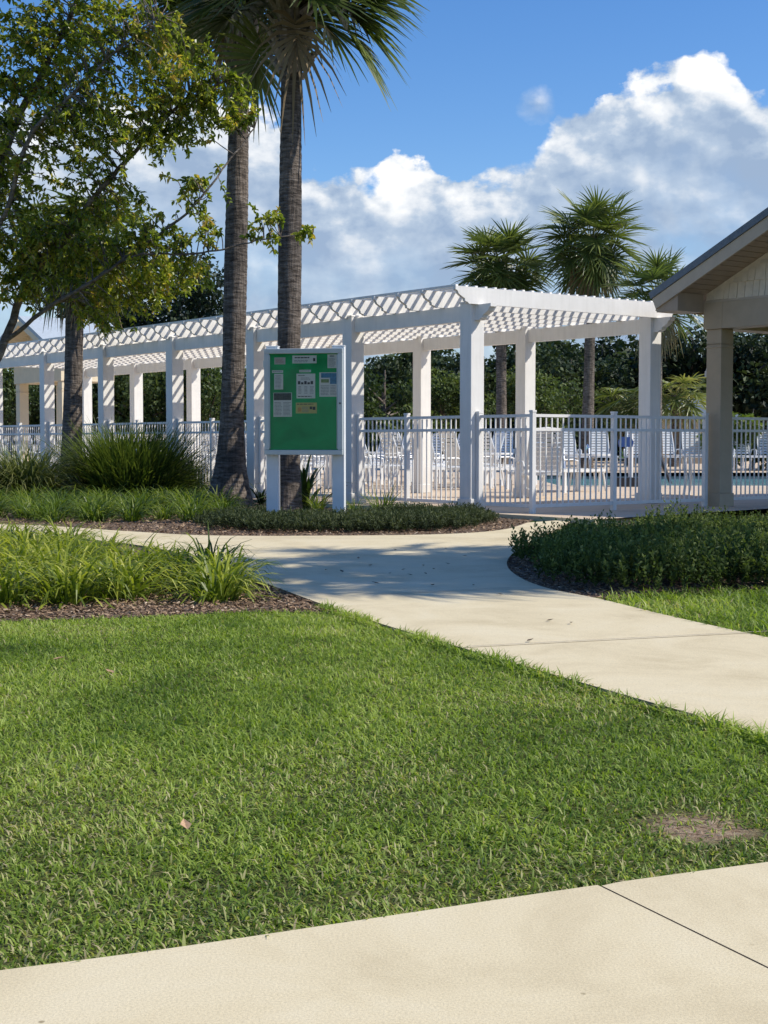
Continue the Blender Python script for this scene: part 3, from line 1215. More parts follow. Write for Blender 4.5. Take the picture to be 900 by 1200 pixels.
def notice(label, r, mat, marks):
    """a sheet on the felt; marks = (name, x0, y0, x1, y1, material) in sheet fractions"""
    x0, y0, x1, y1 = r
    wx, wz = (x1 - x0) * KX, (y1 - y0) * KZ
    cx, cz = (bx_(x0) + bx_(x1)) / 2, (bz_(y0) + bz_(y1)) / 2
    rot = Matrix.Rotation(-.15, 3, 'Z')
    loc = Vector(bd.location) + rot @ Vector((cx, -.0655, cz))
    t = thing('notice', label, 'notice', loc, -.15, 'papers pinned in the notice board')
    s = MB()
    vs, fs = [], []
    for i in range(5):
        for j in range(2):
            vs.append(((j - .5) * wx, -.0015 * math.sin(i * 1.3) - .001, (i / 4 - .5) * wz))
    for i in range(4):
        fs.append((i * 2, i * 2 + 1, i * 2 + 3, i * 2 + 2))
    s.add(vs, fs)
    s.build('sheet', mat, t)
    groups = {}
    for (nm, a, b0, c, d, mt) in marks:
        groups.setdefault((nm, mt.name), (mt, []))[1].append((a, b0, c, d))
    dep = -.0045
    for (nm, _), (mt, rects) in groups.items():
        g = MB()
        for (a, b0, c, d) in rects:
            g.add([((a - .5) * wx, dep, (.5 - d) * wz), ((c - .5) * wx, dep, (.5 - d) * wz), ((c - .5) * wx, dep, (.5 - b0) * wz), ((a - .5) * wx, dep, (.5 - b0) * wz)], [(0, 1, 2, 3)])
        g.build(nm, mt, t)
        dep -= .001


rl_ = random.Random(3)


def lines(x0, x1, y0, y1, n, mt, nm='text_lines'):
    out = []
    for i in range(n):
        yy = y0 + (y1 - y0) * (i + .5) / n
        h_ = (y1 - y0) / n * .42
        xx = x0
        end = x0 + (x1 - x0) * rl_.uniform(.8, 1)
        while xx < end:
            w_ = (x1 - x0) * rl_.uniform(.08, .22)
            out.append((nm, xx, yy - h_ / 2, min(xx + w_, end), yy + h_ / 2, mt))
            xx += w_ + (x1 - x0) * .035
    return out


notice('small pinkish white card in the top left corner of the notice board', (160, 165, 265, 230), PINK, lines(.12, .9, .15, .85, 4, RED))
notice('wide white header sheet at the top centre of the notice board', (330, 148, 558, 222), PAPER, lines(.10, .72, .12, .44, 1, INK, 'title') + lines(.08, .74, .55, .9, 2, INKG) + [('emblem', .86, .35, .95, .75, INK)])
notice('narrow grey white sheet in the top right corner of the notice board', (660, 140, 745, 268), PAPER, [('title', .25, .08, .75, .18, INKG)] + lines(.12, .88, .25, .95, 9, INKG))
notice('thin white label strip above the narrow left sheet on the board', (138, 285, 243, 310), PAPER, lines(.06, .94, .2, .8, 1, INKG))
notice('narrow white sheet below the thin left label strip', (158, 318, 243, 465), PAPER, lines(.14, .86, .08, .95, 10, INKG))
notice('white sheet with dark photo across its top, lower left of the board', (150, 495, 325, 722), PAPER, [('photo', .03, .02, .97, .31, PHOTO)] + lines(.06, .47, .38, .95, 10, INKG) + lines(.54, .95, .38, .95, 10, INKG))
notice('thin white label strip above the central sheet on the board', (395, 282, 505, 305), PAPER, lines(.06, .94, .2, .8, 1, INKG))
tri = [('picture', .08 + .17 * i, .30 + .05 * (i % 2), .08 + .17 * i + .13, .43, INK) for i in range(5)]
notice('central white sheet with a row of small dark pictures on the board', (368, 318, 545, 550), PAPER, lines(.10, .52, .05, .11, 1, INK, 'title') + lines(.25, .75, .15, .25, 2, INKG) + tri + lines(.1, .28, .5, .82, 6, INKG) + lines(.42, .6, .5, .82, 6, INKG) + lines(.72, .92, .5, .82, 6, INKG) + lines(.08, .92, .88, .96, 1, INK, 'footer'))
notice('white flyer with blue and green picture at the right of the board', (583, 308, 757, 535), PAPER, [('picture', .10, .03, .97, .22, PBLUE), ('picture', .58, .22, .97, .48, PBLUE), ('meadow', .10, .28, .52, .42, PGRN)] + lines(.08, .55, .52, .95, 7, INKG) + lines(.60, .94, .52, .95, 7, INKG))
notice('small yellow flyer below the central sheet on the board', (362, 590, 560, 690), YEL, lines(.05, .9, .06, .22, 1, INK, 'title') + [('picture', .66, .36, .78, .62, INK), ('picture', .80, .38, .93, .68, INK), ('badge', .10, .45, .26, .85, ORG)] + lines(.30, .62, .35, .92, 4, INKG))

# ------------------------------------------------------------------ palms


def palm_frond(mb, rng, base, az, e0, droop, Lp, R, dead=0, nl=30, tone=.5, sag=1.0, wide=.062):
    """costapalmate fan leaf: arching stalk, then folded segments round a bent rib"""
    h = Vector((math.cos(az), math.sin(az), 0))
    zz = Vector((0, 0, 1))
    pts = [Vector(base)]
    e = e0
    n = 6
    for i in range(n):
        e2 = e - droop * ((i + 1) / n) ** 1.4
        d = h * math.cos(e2) + zz * math.sin(e2)
        pts.append(pts[-1] + d * Lp / n)
    f = (pts[-1] - pts[-2]).normalized()
    r = f.cross(zz)
    r = Vector((-math.sin(az), math.cos(az), 0)) if r.length < 1e-3 else r.normalized()
    roll = rng.uniform(-.5, .5)
    u = r.cross(f).normalized()
    r2 = r * math.cos(roll) + u * math.sin(roll)
    u = r2.cross(f).normalized()
    r = r2
    mb.tube(pts, [.028, .022, .018, .016, .014, .012, .012], 4, False, val=min(1, tone + .25))
    hub = pts[-1]
    for i in range(nl):
        s = (i + .5) / nl * 2 - 1
        ph = s * 2.45 + rng.uniform(-.03, .03)
        ctr = max(0, math.cos(ph * .7))
        o = hub + f * (R * .28 * ctr) - zz * (R * .06 * ctr)
        lift = .50 * abs(math.sin(ph * .6)) - .14
        d = (f * math.cos(ph) + r * math.sin(ph) + u * lift).normalized()
        L = R * (.74 + .22 * ctr) * rng.uniform(.88, 1.08)
        g = rng.uniform(.16, .42) * sag + dead * .5
        P3 = []
        for q in (0, .38, .72, 1.0):
            P3.append(o + d * (L * q) - zz * (g * L * q ** 2.3))
        sd = d.cross(u)
        if sd.length < 1e-4:
            continue
        sd = (sd.normalized() + u * (.55 if i % 2 else -.55)).normalized()
        w = R * wide
        v0 = tone + rng.uniform(-.14, .14)
        mb.blade(P3, [w * .35, w * .62, w * .34, w * .04], sd, [max(0, min(1, v0 + k)) for k in (-.1, -.1, 0, 0, .04, .04, .14, .14)])


def make_palm(name, label, x, y, h_crown, r_trunk, r_base, R, nf, ndead, seed, lean=(0, 0), group=None, nl=28, boots=True, tone=.42, Lp=None, emin=-.75, sag=1.0, wide=.062, dr=1.0, extra=()):
    rng = random.Random(seed)
    t = thing('palm_tree' if name is None else name, label, 'palm tree', (x, y, -.03), 0, group)
    top = Vector((lean[0], lean[1], h_crown))

    def axis(s):
        return Vector((lean[0] * s ** .8, lean[1] * s ** .8, h_crown * s))
    n = max(30, int(h_crown * 16))
    ph = rng.uniform(0, 6)
    pts, rad = [], []
    for i in range(n + 1):
        s = i / n
        z = s * h_crown
        flare = (r_base - r_trunk) * math.exp(-z / .55)
        rr_ = r_trunk * (1.06 - .14 * s + .05 * math.sin(z * 1.3 + ph)) + flare
        rr_ *= 1 + .015 * math.sin(z * 46 + 1.5 * math.sin(z * 7)) + rng.uniform(-.012, .012)
        pts.append(axis(s))
        rad.append(rr_)
    m = MB()
    m.tube(pts, rad, 18)
    m.build('trunk', M['palm_trunk'], t, smooth=True)
    if boots:
        b = MB()
        k = 0
        z = h_crown - R * 1.45
        while z < h_crown - .02:
            a = k * 2.4
            rt = r_trunk * .98
            ax = axis(z / h_crown)
            out = Vector((math.cos(a), math.sin(a), 0))
            tg = Vector((-math.sin(a), math.cos(a), 0))
            tl = rng.uniform(-.35, .35)
            tg2 = tg * math.cos(tl) + Vector((0, 0, 1)) * math.sin(tl)
            upv = (Vector((0, 0, 1)) * 1 + out * rng.uniform(.3, .6) + tg * rng.choice((-1, 1)) * rng.uniform(.35, .75)).normalized()
            p0 = ax + out * (rt * .92)
            L = rng.uniform(.26, .42)
            w0, w1 = .10, .045
            th = .028
            q = []
            for (s_, w_) in ((0, w0), (.5, w0 * .62), (1, w1)):
                c_ = p0 + upv * (L * s_) + out * (.05 * s_)
                q += [c_ - tg2 * w_ - out * th, c_ + tg2 * w_ - out * th, c_ + tg2 * w_ * .8 + out * th, c_ - tg2 * w_ * .8 + out * th]
            fs = []
            for i in range(2):
                for j in range(4):
                    jj = (j + 1) % 4
                    fs.append((i * 4 + j, i * 4 + jj, i * 4 + 4 + jj, i * 4 + 4 + j))
            fs += [(3, 2, 1, 0), (8, 9, 10, 11)]
            b.add(q, fs, rng.random())
            k += 1
            z += R * 1.45 / 62
        b.build('boots', M['boot'], t)
    Lp = Lp or R * .68
    c = MB()
    for i in range(nf):
        a_ = i / max(1, nf - 1)
        az = i * 2.39996 + rng.uniform(-.3, .3)
        e0 = 1.45 - (1.45 - emin) * a_ ** .85 + rng.uniform(-.12, .12)
        tn = tone + .16 * (1 - a_) + rng.uniform(-.1, .1) - (.08 if a_ > .7 else 0)
        palm_frond(c, rng, top + Vector((math.cos(az) * .1, math.sin(az) * .1, -.25 * a_)), az, e0, (.55 + .5 * (1 - a_) * rng.uniform(.4, 1)) * dr, Lp * rng.uniform(.85, 1.1), R * rng.uniform(.9, 1.05), 0, nl, tn, sag, wide)
    for (az, e0, dz) in extra:
        palm_frond(c, rng, top + Vector((math.cos(az) * .1, math.sin(az) * .1, dz)), az, e0, .75, Lp * 1.05, R, 0, nl + 6, tone + .18, sag, wide)
    c.build('crown', M['palm_leaf'], t)
    if ndead:
        d = MB()
        for i in range(ndead):
            az = rng.uniform(0, 2 * PI)
            palm_frond(d, rng, top + Vector((math.cos(az) * .12, math.sin(az) * .12, -.35)), az, rng.uniform(-.95, -.45), rng.uniform(.5, .9), Lp * rng.uniform(.6, .9), R * rng.uniform(.65, .85), 1, max(14, nl - 10), rng.uniform(.3, .8))
        d.build('dead_fronds', M['dead_leaf'], t)
    return t


# the two tall trunks beside the notice board
ya = 23.3
pa = make_palm(None, 'tall palm with flared brown base, left of the notice board', X(268, ya), ya, Hh(-34, ya), .178, .42, .98, 46, 3, 11, (X(285, ya) - X(268, ya), .1), nl=34, emin=.05, sag=.7, wide=.05, dr=.85, extra=((PI, -.2, -.35), (2.6, .0, -.3), (-2.8, .1, -.3)))
yb = 21.0
pb = make_palm(None, 'tall straight palm whose trunk rises behind the notice board', X(336, yb), yb, Hh(-28, yb), .163, .23, .98, 46, 1, 12, (X(344, yb) - X(336, yb), 0), nl=34, emin=.05, sag=.7, wide=.05, dr=.85, extra=((-.1, -.12, -.3), (.35, .2, -.2), (0.1, .65, -.1), (2.4, -.3, -.4)))
yc_ = 28.2
pc = make_palm(None, 'dark trunked palm left among the grasses, its crown behind the leafy tree', X(82, yc_), yc_, Hh(268, yc_), .185, .235, .84, 34, 7, 13, (X(92, yc_) - X(82, yc_), 0), nl=26, tone=.30)
# behind the pool
yd = 52
p1_ = make_palm(None, 'far palm with low wide crown above the pergola end, leftmost of the three', X(588, yd), yd, Hh(306, yd), .19, .26, 1.16, 42, 11, 14, (X(586, yd) - X(588, yd), 0), nl=30, boots=False, tone=.45, emin=-.9, sag=.45, wide=.05, dr=.55)
ye_ = 50
p2_ = make_palm(None, 'tallest far palm with bare trunk and round crown behind the pergola', X(687, ye_), ye_, Hh(276, ye_), .19, .25, 1.16, 46, 16, 15, (X(692, ye_) - X(687, ye_), 0), nl=30, boots=False, tone=.40, emin=-1.05, sag=.45, wide=.05, dr=.55)
yf = 47
p3_ = make_palm(None, 'smaller far palm with open feathery crown just left of the pavilion roof', X(770, yf), yf, Hh(340, yf), .17, .22, 1.0, 30, 9, 16, (X(768, yf) - X(770, yf), 0), nl=30, boots=False, tone=.48, emin=-.5, sag=.45, wide=.05, dr=.55)
yg = 56
p4_ = make_palm(None, 'short bushy palm under the trees, left of the tan column', X(790, yg), yg, Hh(462, yg), .19, .24, .95, 26, 3, 17, (0, 0), nl=20, boots=False, tone=.5, emin=-.3)
p5_ = make_palm(None, 'short dim palm under the trees, left of the short bushy palm', X(738, yg + 2), yg + 2, Hh(470, yg + 2), .19, .24, .95, 24, 3, 18, (0, 0), nl=20, boots=False, tone=.34, emin=-.3)
# palms right of the frame whose crowns shade the walkway
make_palm(None, 'palm right of the frame, nearer one, shading the walkway', 6.5, 9.9, 6.9, .17, .25, .85, 25, 6, 19, (0, 0), nl=22, boots=False)
make_palm(None, 'palm right of the frame, tallest one, shading the walkway', 7.7, 10.9, 8.1, .17, .25, .85, 25, 6, 23, (0, 0), nl=22, boots=False)
make_palm(None, 'palm right of the frame, farther one, shading the walkway', 8.1, 12.2, 7.6, .17, .25, .85, 25, 6, 20, (0, 0), nl=22, boots=False)

# ------------------------------------------------------------------ broadleaf trees


def leaf2(mb, c, d, n, L, w, val):
    """folded leaf from c along d, n = up side"""
    s = d.cross(n)
    if s.length < 1e-5:
        return
    s.normalize()
    tip = c + d * L - n * (L * .14)
    up = n * (w * .45)
    mb.add([c, c + d * (L * .28) - s * (w * .85) + up, c + d * (L * .65) - s * (w * .80) + up * .7, tip,
            c + d * (L * .65) + s * (w * .80) + up * .7, c + d * (L * .28) + s * (w * .85) + up], [(0, 3, 2, 1), (0, 5, 4, 3)], val)


def rv(rng):
    while True:
        v = Vector((rng.uniform(-1, 1), rng.uniform(-1, 1), rng.uniform(-1, 1)))
        if .05 < v.length < 1:
            return v.normalized()


def make_myrtle():
    """multi-stem tree at the left edge: limbs, then twigs that end in leafy sprays"""
    rng = random.Random(77)
    Y0 = 13.2
    bx0, by0 = X(-95, Y0), Y0
    t = thing('leafy_tree', 'leafy broadleaf tree with slender grey limbs reaching in at the upper left', 'tree', (bx0, by0, -.03))
    O = Vector((bx0, by0, -.03))

    def P(px, py, y):
        return Vector((X(px, y), y, Hh(py, y))) - O
    base = Vector((0, 0, 0))
    limbs = [
        ([base, P(-70, 470, 13.2), P(-20, 300, 13.3), P(15, 165, 13.3), P(60, 75, 13.2), P(92, 10, 13.2), P(115, -70, 13.3)], .055, .015),
        ([base + Vector((.05, .05, 0)), P(-40, 500, 13.5), P(8, 400, 13.5), P(35, 330, 13.4), P(75, 285, 13.3), P(110, 235, 13.2), P(150, 190, 13.1), P(205, 130, 13.0), P(265, 95, 12.9)], .05, .010),
        ([base + Vector((-.06, .02, 0)), P(-110, 400, 13.0), P(-100, 200, 13.0), P(-60, 60, 12.9), P(-40, -60, 13)], .055, .015),
        ([P(-20, 300, 13.3), P(10, 250, 13.0), P(40, 160, 12.8), P(80, 120, 12.7), P(140, 60, 12.6), P(190, 20, 12.6)], .026, .008),
        ([P(8, 400, 13.5), P(60, 360, 13.2), P(110, 330, 13.0), P(165, 290, 12.9), P(220, 250, 12.8), P(262, 200, 12.8), P(300, 150, 12.9)], .022, .006),
        ([P(110, 330, 13.0), P(160, 300, 12.8), P(215, 298, 12.7), P(262, 292, 12.7), P(310, 280, 12.7), P(366, 274, 12.7)], .012, .004),
        ([P(75, 285, 13.3), P(120, 300, 13.6), P(150, 330, 13.7), P(190, 345, 13.7)], .016, .005),
    ]
    w = MB()
    samples = []
    for pts, r0, r1 in limbs:
        ln = []
        P2 = [Vector(p) for p in pts]
        for i in range(len(P2) - 1):
            p0, p1, p2, p3 = P2[max(i - 1, 0)], P2[i], P2[i + 1], P2[min(i + 2, len(P2) - 1)]
            for k in range(6):
                s = k / 6
                ln.append(.5 * ((2 * p1) + (p2 - p0) * s + (2 * p0 - 5 * p1 + 4 * p2 - p3) * s * s + (3 * p1 - p0 - 3 * p2 + p3) * s ** 3) + rv(rng) * .008)
        ln.append(P2[-1])
        rads = [r0 + (r1 - r0) * i / (len(ln) - 1) for i in range(len(ln))]
        w.tube(ln, rads, 8)
        samples += ln[3:]
    w.build('trunk', M['bark'], t, smooth=True)
    blobs = [  # px, py, rx, ry, depth, depth spread, sprays
        (40, 50, 95, 75, 13.1, .8, 95), (140, 35, 85, 60, 12.8, .7, 62), (30, 160, 85, 80, 13.2, .9, 90), (125, 140, 85, 70, 12.9, .8, 100),
        (205, 85, 60, 55, 12.8, .6, 52), (210, 150, 45, 40, 12.9, .5, 30), (265, 118, 42, 36, 12.9, .4, 34), (30, 270, 75, 70, 13.3, .8, 75), (115, 262, 75, 60, 13.2, .7, 70), (180, 290, 55, 42, 12.9, .5, 34),
        (35, 322, 70, 42, 13.4, .7, 60), (140, 335, 65, 45, 13.4, .6, 60), (200, 330, 45, 38, 13.3, .5, 22), (115, 372, 40, 20, 13.3, .4, 12), (228, 225, 40, 45, 12.9, .4, 10), (245, 270, 30, 22, 12.7, .3, 9), (310, 262, 26, 26, 12.7, .2, 8), (355, 275, 22, 6, 12.7, .1, 3), (232, 318, 26, 16, 12.8, .3, 7),
        (-70, 120, 90, 150, 13.3, 1.1, 80), (-80, 300, 80, 110, 13.4, 1.0, 60), (60, -60, 150, 60, 13.1, 1.0, 55)]
    tw, lf = MB(), MB()
    for (px, py, rx, ry, yy, ys, n) in blobs:
        for _ in range(int(n * 1.8)):
            v = rv(rng) * rng.random() ** .4
            tip = P(px + v.x * rx, py + v.z * ry, yy + v.y * ys * .6)
            near = min(samples, key=lambda q: (q - tip).length_squared * (1 + .25 * rng.random()))
            if (near - tip).length > 1.3:
                near = near.lerp(tip, .55)
            mid = near.lerp(tip, .55) + Vector((rng.uniform(-.06, .06), rng.uniform(-.06, .06), rng.uniform(.0, .10)))
            line = [near, near.lerp(mid, .5) + rv(rng) * .01, mid, mid.lerp(tip, .5) + rv(rng) * .015, tip, tip + (tip - mid).normalized() * .07 + Vector((0, 0, -.02))]
            tw.tube(line, [.005, .0045, .0035, .0028, .002, .0012], 4, False)
            tone = rng.uniform(.2, .8)
            for j in range(rng.randint(17, 27)):
                s = rng.random()
                k = 1.8 + s * 3.2
                i0 = min(int(k), 4)
                p = line[i0].lerp(line[i0 + 1], k - i0)
                dr = (line[i0 + 1] - line[i0]).normalized()
                d = (dr * .5 + rv(rng) * .9 + Vector((0, 0, -.15))).normalized()
                up = (Vector((0, 0, 1)) + rv(rng) * .8).normalized()
                L = rng.uniform(.036, .066)
                leaf2(lf, p, d, up, L, L * rng.uniform(.24, .31), max(0, min(1, tone + rng.gauss(0, .16) + (.35 if rng.random() < .06 else 0))))
    tw.build('twigs', M['bark'], t)
    lf.build('crown', M['myrtle'], t)
    return t


make_myrtle()


def tree_proto(seed, H, Rx, leafL, n, mat, low=.15, lobes=16, trunk_r=.22, spread=.32):
    """crown of leaf clumps on real limbs; returns trunk and crown meshes"""
    rng = random.Random(seed)
    w, lf = MB(), MB()
    zc_ = H * (low + (1 - low) * .52)
    rz = H * (1 - low) * .5
    w.tube([(0, 0, 0), (.05, .02, H * .25), (-.05, .05, H * .5), (.05, 0, H * .85)], [trunk_r * 1.3, trunk_r, trunk_r * .7, trunk_r * .15], 8)
    cents = []
    for i in range(lobes):
        v = rv(rng)
        k = rng.uniform(.45, .92)
        c = Vector((v.x * Rx * k, v.y * Rx * k, zc_ + v.z * rz * k))
        r = rng.uniform(.26, .42) * min(Rx, rz)
        cents.append((c, r, rng.uniform(-.22, .22)))
        s0 = Vector((0, 0, max(.3, min(c.z * .75, H * .7))))
        w.tube([s0, s0.lerp(c, .5) + rv(rng) * .12, c], [trunk_r * .35, trunk_r * .22, trunk_r * .08], 5)
    for i in range(n):
        c, r, tn = rng.choice(cents)
        v = rv(rng) * rng.random() ** .33
        p = c + Vector((v.x * r * 1.15, v.y * r * 1.15, v.z * r * .85))
        if p.z < .15:
            p.z = rng.uniform(.1, .4)
        d = (rv(rng) + Vector((v.x, v.y, v.z - .2)) * .7).normalized()
        nn = (Vector((0, 0, 1)) + rv(rng) * .9).normalized()
        L = leafL * rng.uniform(.7, 1.4)
        s = d.cross(nn)
        if s.length < 1e-4:
            continue
        s.normalize()
        wd = L * spread
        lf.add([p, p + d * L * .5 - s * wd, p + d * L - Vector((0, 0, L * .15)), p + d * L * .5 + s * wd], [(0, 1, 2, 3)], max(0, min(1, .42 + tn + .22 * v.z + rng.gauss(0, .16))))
    return w.mesh('trunk', M['bark']), lf.mesh('crown', mat)


def tree_of(meshes, name, label, cat, loc, rz=0, sc=(1, 1, 1), group=None):
    t = thing(name, label, cat, loc, rz, group)
    t.scale = sc
    for nm, me in zip(('trunk', 'crown'), meshes):
        o = bpy.data.objects.new(nm, me)
        C.objects.link(o)
        o.parent = t
    return t


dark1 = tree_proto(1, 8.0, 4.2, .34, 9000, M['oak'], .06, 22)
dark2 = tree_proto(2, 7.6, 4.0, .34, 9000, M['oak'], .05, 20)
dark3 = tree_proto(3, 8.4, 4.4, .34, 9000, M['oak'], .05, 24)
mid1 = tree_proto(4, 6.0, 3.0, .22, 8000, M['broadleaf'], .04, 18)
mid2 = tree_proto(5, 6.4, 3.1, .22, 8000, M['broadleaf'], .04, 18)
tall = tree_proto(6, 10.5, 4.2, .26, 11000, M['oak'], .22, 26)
bush = tree_proto(7, 2.2, 1.7, .16, 3000, M['lime'], .02, 12, .06)
tr = random.Random(50)
protos = [dark1, dark2, dark3]
# the dark wood behind the pool (each tree on its own)
i = 0
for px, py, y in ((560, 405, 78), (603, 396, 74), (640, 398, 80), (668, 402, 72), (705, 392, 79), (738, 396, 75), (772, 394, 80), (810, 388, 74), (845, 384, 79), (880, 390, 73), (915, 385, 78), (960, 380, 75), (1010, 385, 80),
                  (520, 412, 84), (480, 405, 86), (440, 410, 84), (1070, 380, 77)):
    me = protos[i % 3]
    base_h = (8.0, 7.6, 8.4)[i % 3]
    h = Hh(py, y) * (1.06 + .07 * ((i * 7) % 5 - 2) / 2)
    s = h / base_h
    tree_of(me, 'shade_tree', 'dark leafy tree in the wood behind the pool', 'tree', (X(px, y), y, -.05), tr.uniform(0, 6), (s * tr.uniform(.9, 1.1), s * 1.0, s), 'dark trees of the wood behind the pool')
    i += 1
# mid green trees seen through the pergola
for j, (px, py, y, me, bh, lab) in enumerate(((450, 412, 58, mid1, 6.0, 'mid green bushy tree framed by the pergola right of the notice board'), (638, 428, 60, mid2, 6.4, 'grey green rounded tree behind the fence left of the tallest far palm'), (518, 432, 64, mid2, 6.4, 'mid green tree behind the pergola left of its corner post'),
                                    (384, 425, 60, mid1, 6.0, 'mid green tree behind the notice board'))):
    h = Hh(py, y)
    s = h / bh
    tree_of(me, 'bushy_tree', lab, 'tree', (X(px, y), y, -.05), j * 1.7, (s, s, s))
# tall hedge-like trees beyond the left part of the pergola
for j, (px, py, y) in enumerate(((285, 405, 60), (245, 410, 57), (205, 398, 59), (165, 405, 57), (128, 402, 60), (92, 412, 58), (55, 418, 60), (18, 415, 58), (-25, 415, 60), (320, 412, 61))):
    me, bh = ((mid1, 6.0), (mid2, 6.4))[j % 2]
    s = Hh(py, y) / bh
    tree_of(me, 'hedge_tree', 'green bushy tree in the row behind the left part of the pergola', 'tree', (X(px, y), y, -.05), j * 2.1, (s * .9, s * .9, s), 'green trees in a row behind the left part of the pergola')
for j, (px, py, y, lab) in enumerate(((205, 300, 66, 'tall dark oak rising above the pergola left of the tall palms'), (140, 318, 70, 'tall dark oak above the pergola behind the leafy tree'))):
    s = Hh(py, y) / 10.5
    tree_of(tall, 'oak_tree', lab, 'tree', (X(px, y), y, -.05), j * 2.5, (s * .95, s * .95, s))
for j, (px, y, sc, lab) in enumerate(((880, 50, 1.35, 'sunlit yellow green bush above the fence at the right photo edge'), (925, 51, 1.25, 'yellow green bush just beyond the right photo edge'))):
    tree_of(bush, 'bush', lab, 'bush', (X(px, y), y, -.05), j, (sc, sc, Hh(468, y) / 2.1))

# small house with a grey roof beyond the pool
hy = 66
t = thing('house', 'distant low house with grey hipped roof beyond the pool, left of the tan column', 'house', (X(803, hy), hy, -.05))
hb = MB()
hw_, hd_, he = 2.3, 2.5, Hh(486, hy) - .2
hb.box((0, 0, he / 2), (2 * hw_ - .5, 2 * hd_ - .5, he))
hb.build('wall', M['tan'], t)
hr = MB()
zr = Hh(466, hy)
hr.add([(-hw_, -hd_, he), (hw_, -hd_, he), (hw_, hd_, he), (-hw_, hd_, he), (-.6, 0, zr), (.6, 0, zr)], [(0, 1, 5, 4), (2, 3, 4, 5), (1, 2, 5), (3, 0, 4), (3, 2, 1, 0)])
hr.build('roof', M['roofing'], t)
hwn = MB()
for sx in (-1, 1):
    hwn.box((sx * .9, -hd_ + .24, he * .55), (.8, .03, .9))
hwn.build('window', M['dark'], t)

# ------------------------------------------------------------------ grasses and shrubs


def strap_clump(seed, n, L0, L1, w, spread, mat, segs=5, fall=1.0, rb=.08, tone=.45):
    rng = random.Random(seed)
    m = MB()
    for i in range(n):
        az = rng.uniform(0, 2 * PI)
        h = Vector((math.cos(az), math.sin(az), 0))
        e = PI / 2 - abs(rng.gauss(0, spread)) - .05
        L = rng.uniform(L0, L1)
        p = Vector((math.cos(az) * rb * rng.random(), math.sin(az) * rb * rng.random(), 0)) + Vector((rng.uniform(-1, 1), rng.uniform(-1, 1), 0)) * rb * .6
        pts = [p]
        curl = fall * rng.uniform(.6, 1.5)
        for k in range(segs):
            ek = e - curl * ((k + .5) / segs) ** 1.5
            p = p + (h * math.cos(ek) + Vector((0, 0, 1)) * math.sin(ek)) * (L / segs)
            if p.z < .01:
                p.z = .01
            pts.append(p)
        tw = az + PI / 2 + rng.uniform(-.5, .5)
        sd = Vector((math.cos(tw), math.sin(tw), rng.uniform(-.3, .3))).normalized()
        ws = [w * .5 * q for q in ([.7, 1, 1, .9, .6, .08] if segs == 5 else [.7, 1, .8, .08])]
        v0 = tone + rng.gauss(0, .16)
        vals = []
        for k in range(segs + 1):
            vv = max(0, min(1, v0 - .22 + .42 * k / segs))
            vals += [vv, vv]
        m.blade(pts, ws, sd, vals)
    return m.mesh('leaves', mat)


def plant(mesh, name, label, cat, loc, rz, sc, group=None):
    o = bpy.data.objects.new(name, mesh)
    C.objects.link(o)
    o.location = loc
    o.rotation_euler = (0, 0, rz)
    o.scale = (sc, sc, sc) if not isinstance(sc, tuple) else sc
    return tag(o, label, cat, group)


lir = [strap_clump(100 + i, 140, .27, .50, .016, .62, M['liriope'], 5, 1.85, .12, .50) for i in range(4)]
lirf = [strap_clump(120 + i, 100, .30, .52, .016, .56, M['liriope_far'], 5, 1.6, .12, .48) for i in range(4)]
pr = random.Random(60)
# front bed: rows of liriope
pts = []
tries = 0
while len(pts) < 72 and tries < 9000:
    tries += 1
    px, py = pr.uniform(-220, 270), pr.uniform(628, 704)
    gx, gy = at(px, py)
    lim = 706 - 0.00 * px
    edge_y = np.interp(px, [-220, 0, 60, 130, 200, 250, 275], [622, 634, 640, 650, 664, 674, 684])
    if py < edge_y or py > 704:
        continue
    if not inside(bf, np.array([gx]), np.array([gy]))[0]:
        continue
    if any((gx - q[0]) ** 2 + (gy - q[1]) ** 2 < .34 ** 2 for q in pts):
        continue
    pts.append((gx, gy))
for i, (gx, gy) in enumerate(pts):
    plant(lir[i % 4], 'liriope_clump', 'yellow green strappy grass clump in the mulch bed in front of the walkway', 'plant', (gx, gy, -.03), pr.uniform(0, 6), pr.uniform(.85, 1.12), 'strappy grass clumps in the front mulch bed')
# rear bed, in front of the pergola
pts = []
tries = 0
while len(pts) < 95 and tries < 9000:
    tries += 1
    px, py = pr.uniform(-60, 268), pr.uniform(583, 611)
    gx, gy = at(px, py)
    top = np.interp(px, [-60, 60, 150, 200, 240, 268], [604, 610, 612, 613, 612, 604])
    if py > top:
        continue
    if any((gx - q[0]) ** 2 + (gy - q[1]) ** 2 < .42 ** 2 for q in pts):
        continue
    if (gx - X(271, 23.3)) ** 2 + (gy - 23.3) ** 2 < .5 ** 2:
        continue
    pts.append((gx, gy))
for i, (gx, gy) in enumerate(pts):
    plant(lirf[i % 4], 'liriope_clump', 'green strappy grass clump in the rear bed along the pergola', 'plant', (gx, gy, -.03), pr.uniform(0, 6), pr.uniform(.85, 1.15), 'strappy grass clumps in the rear bed along the pergola')
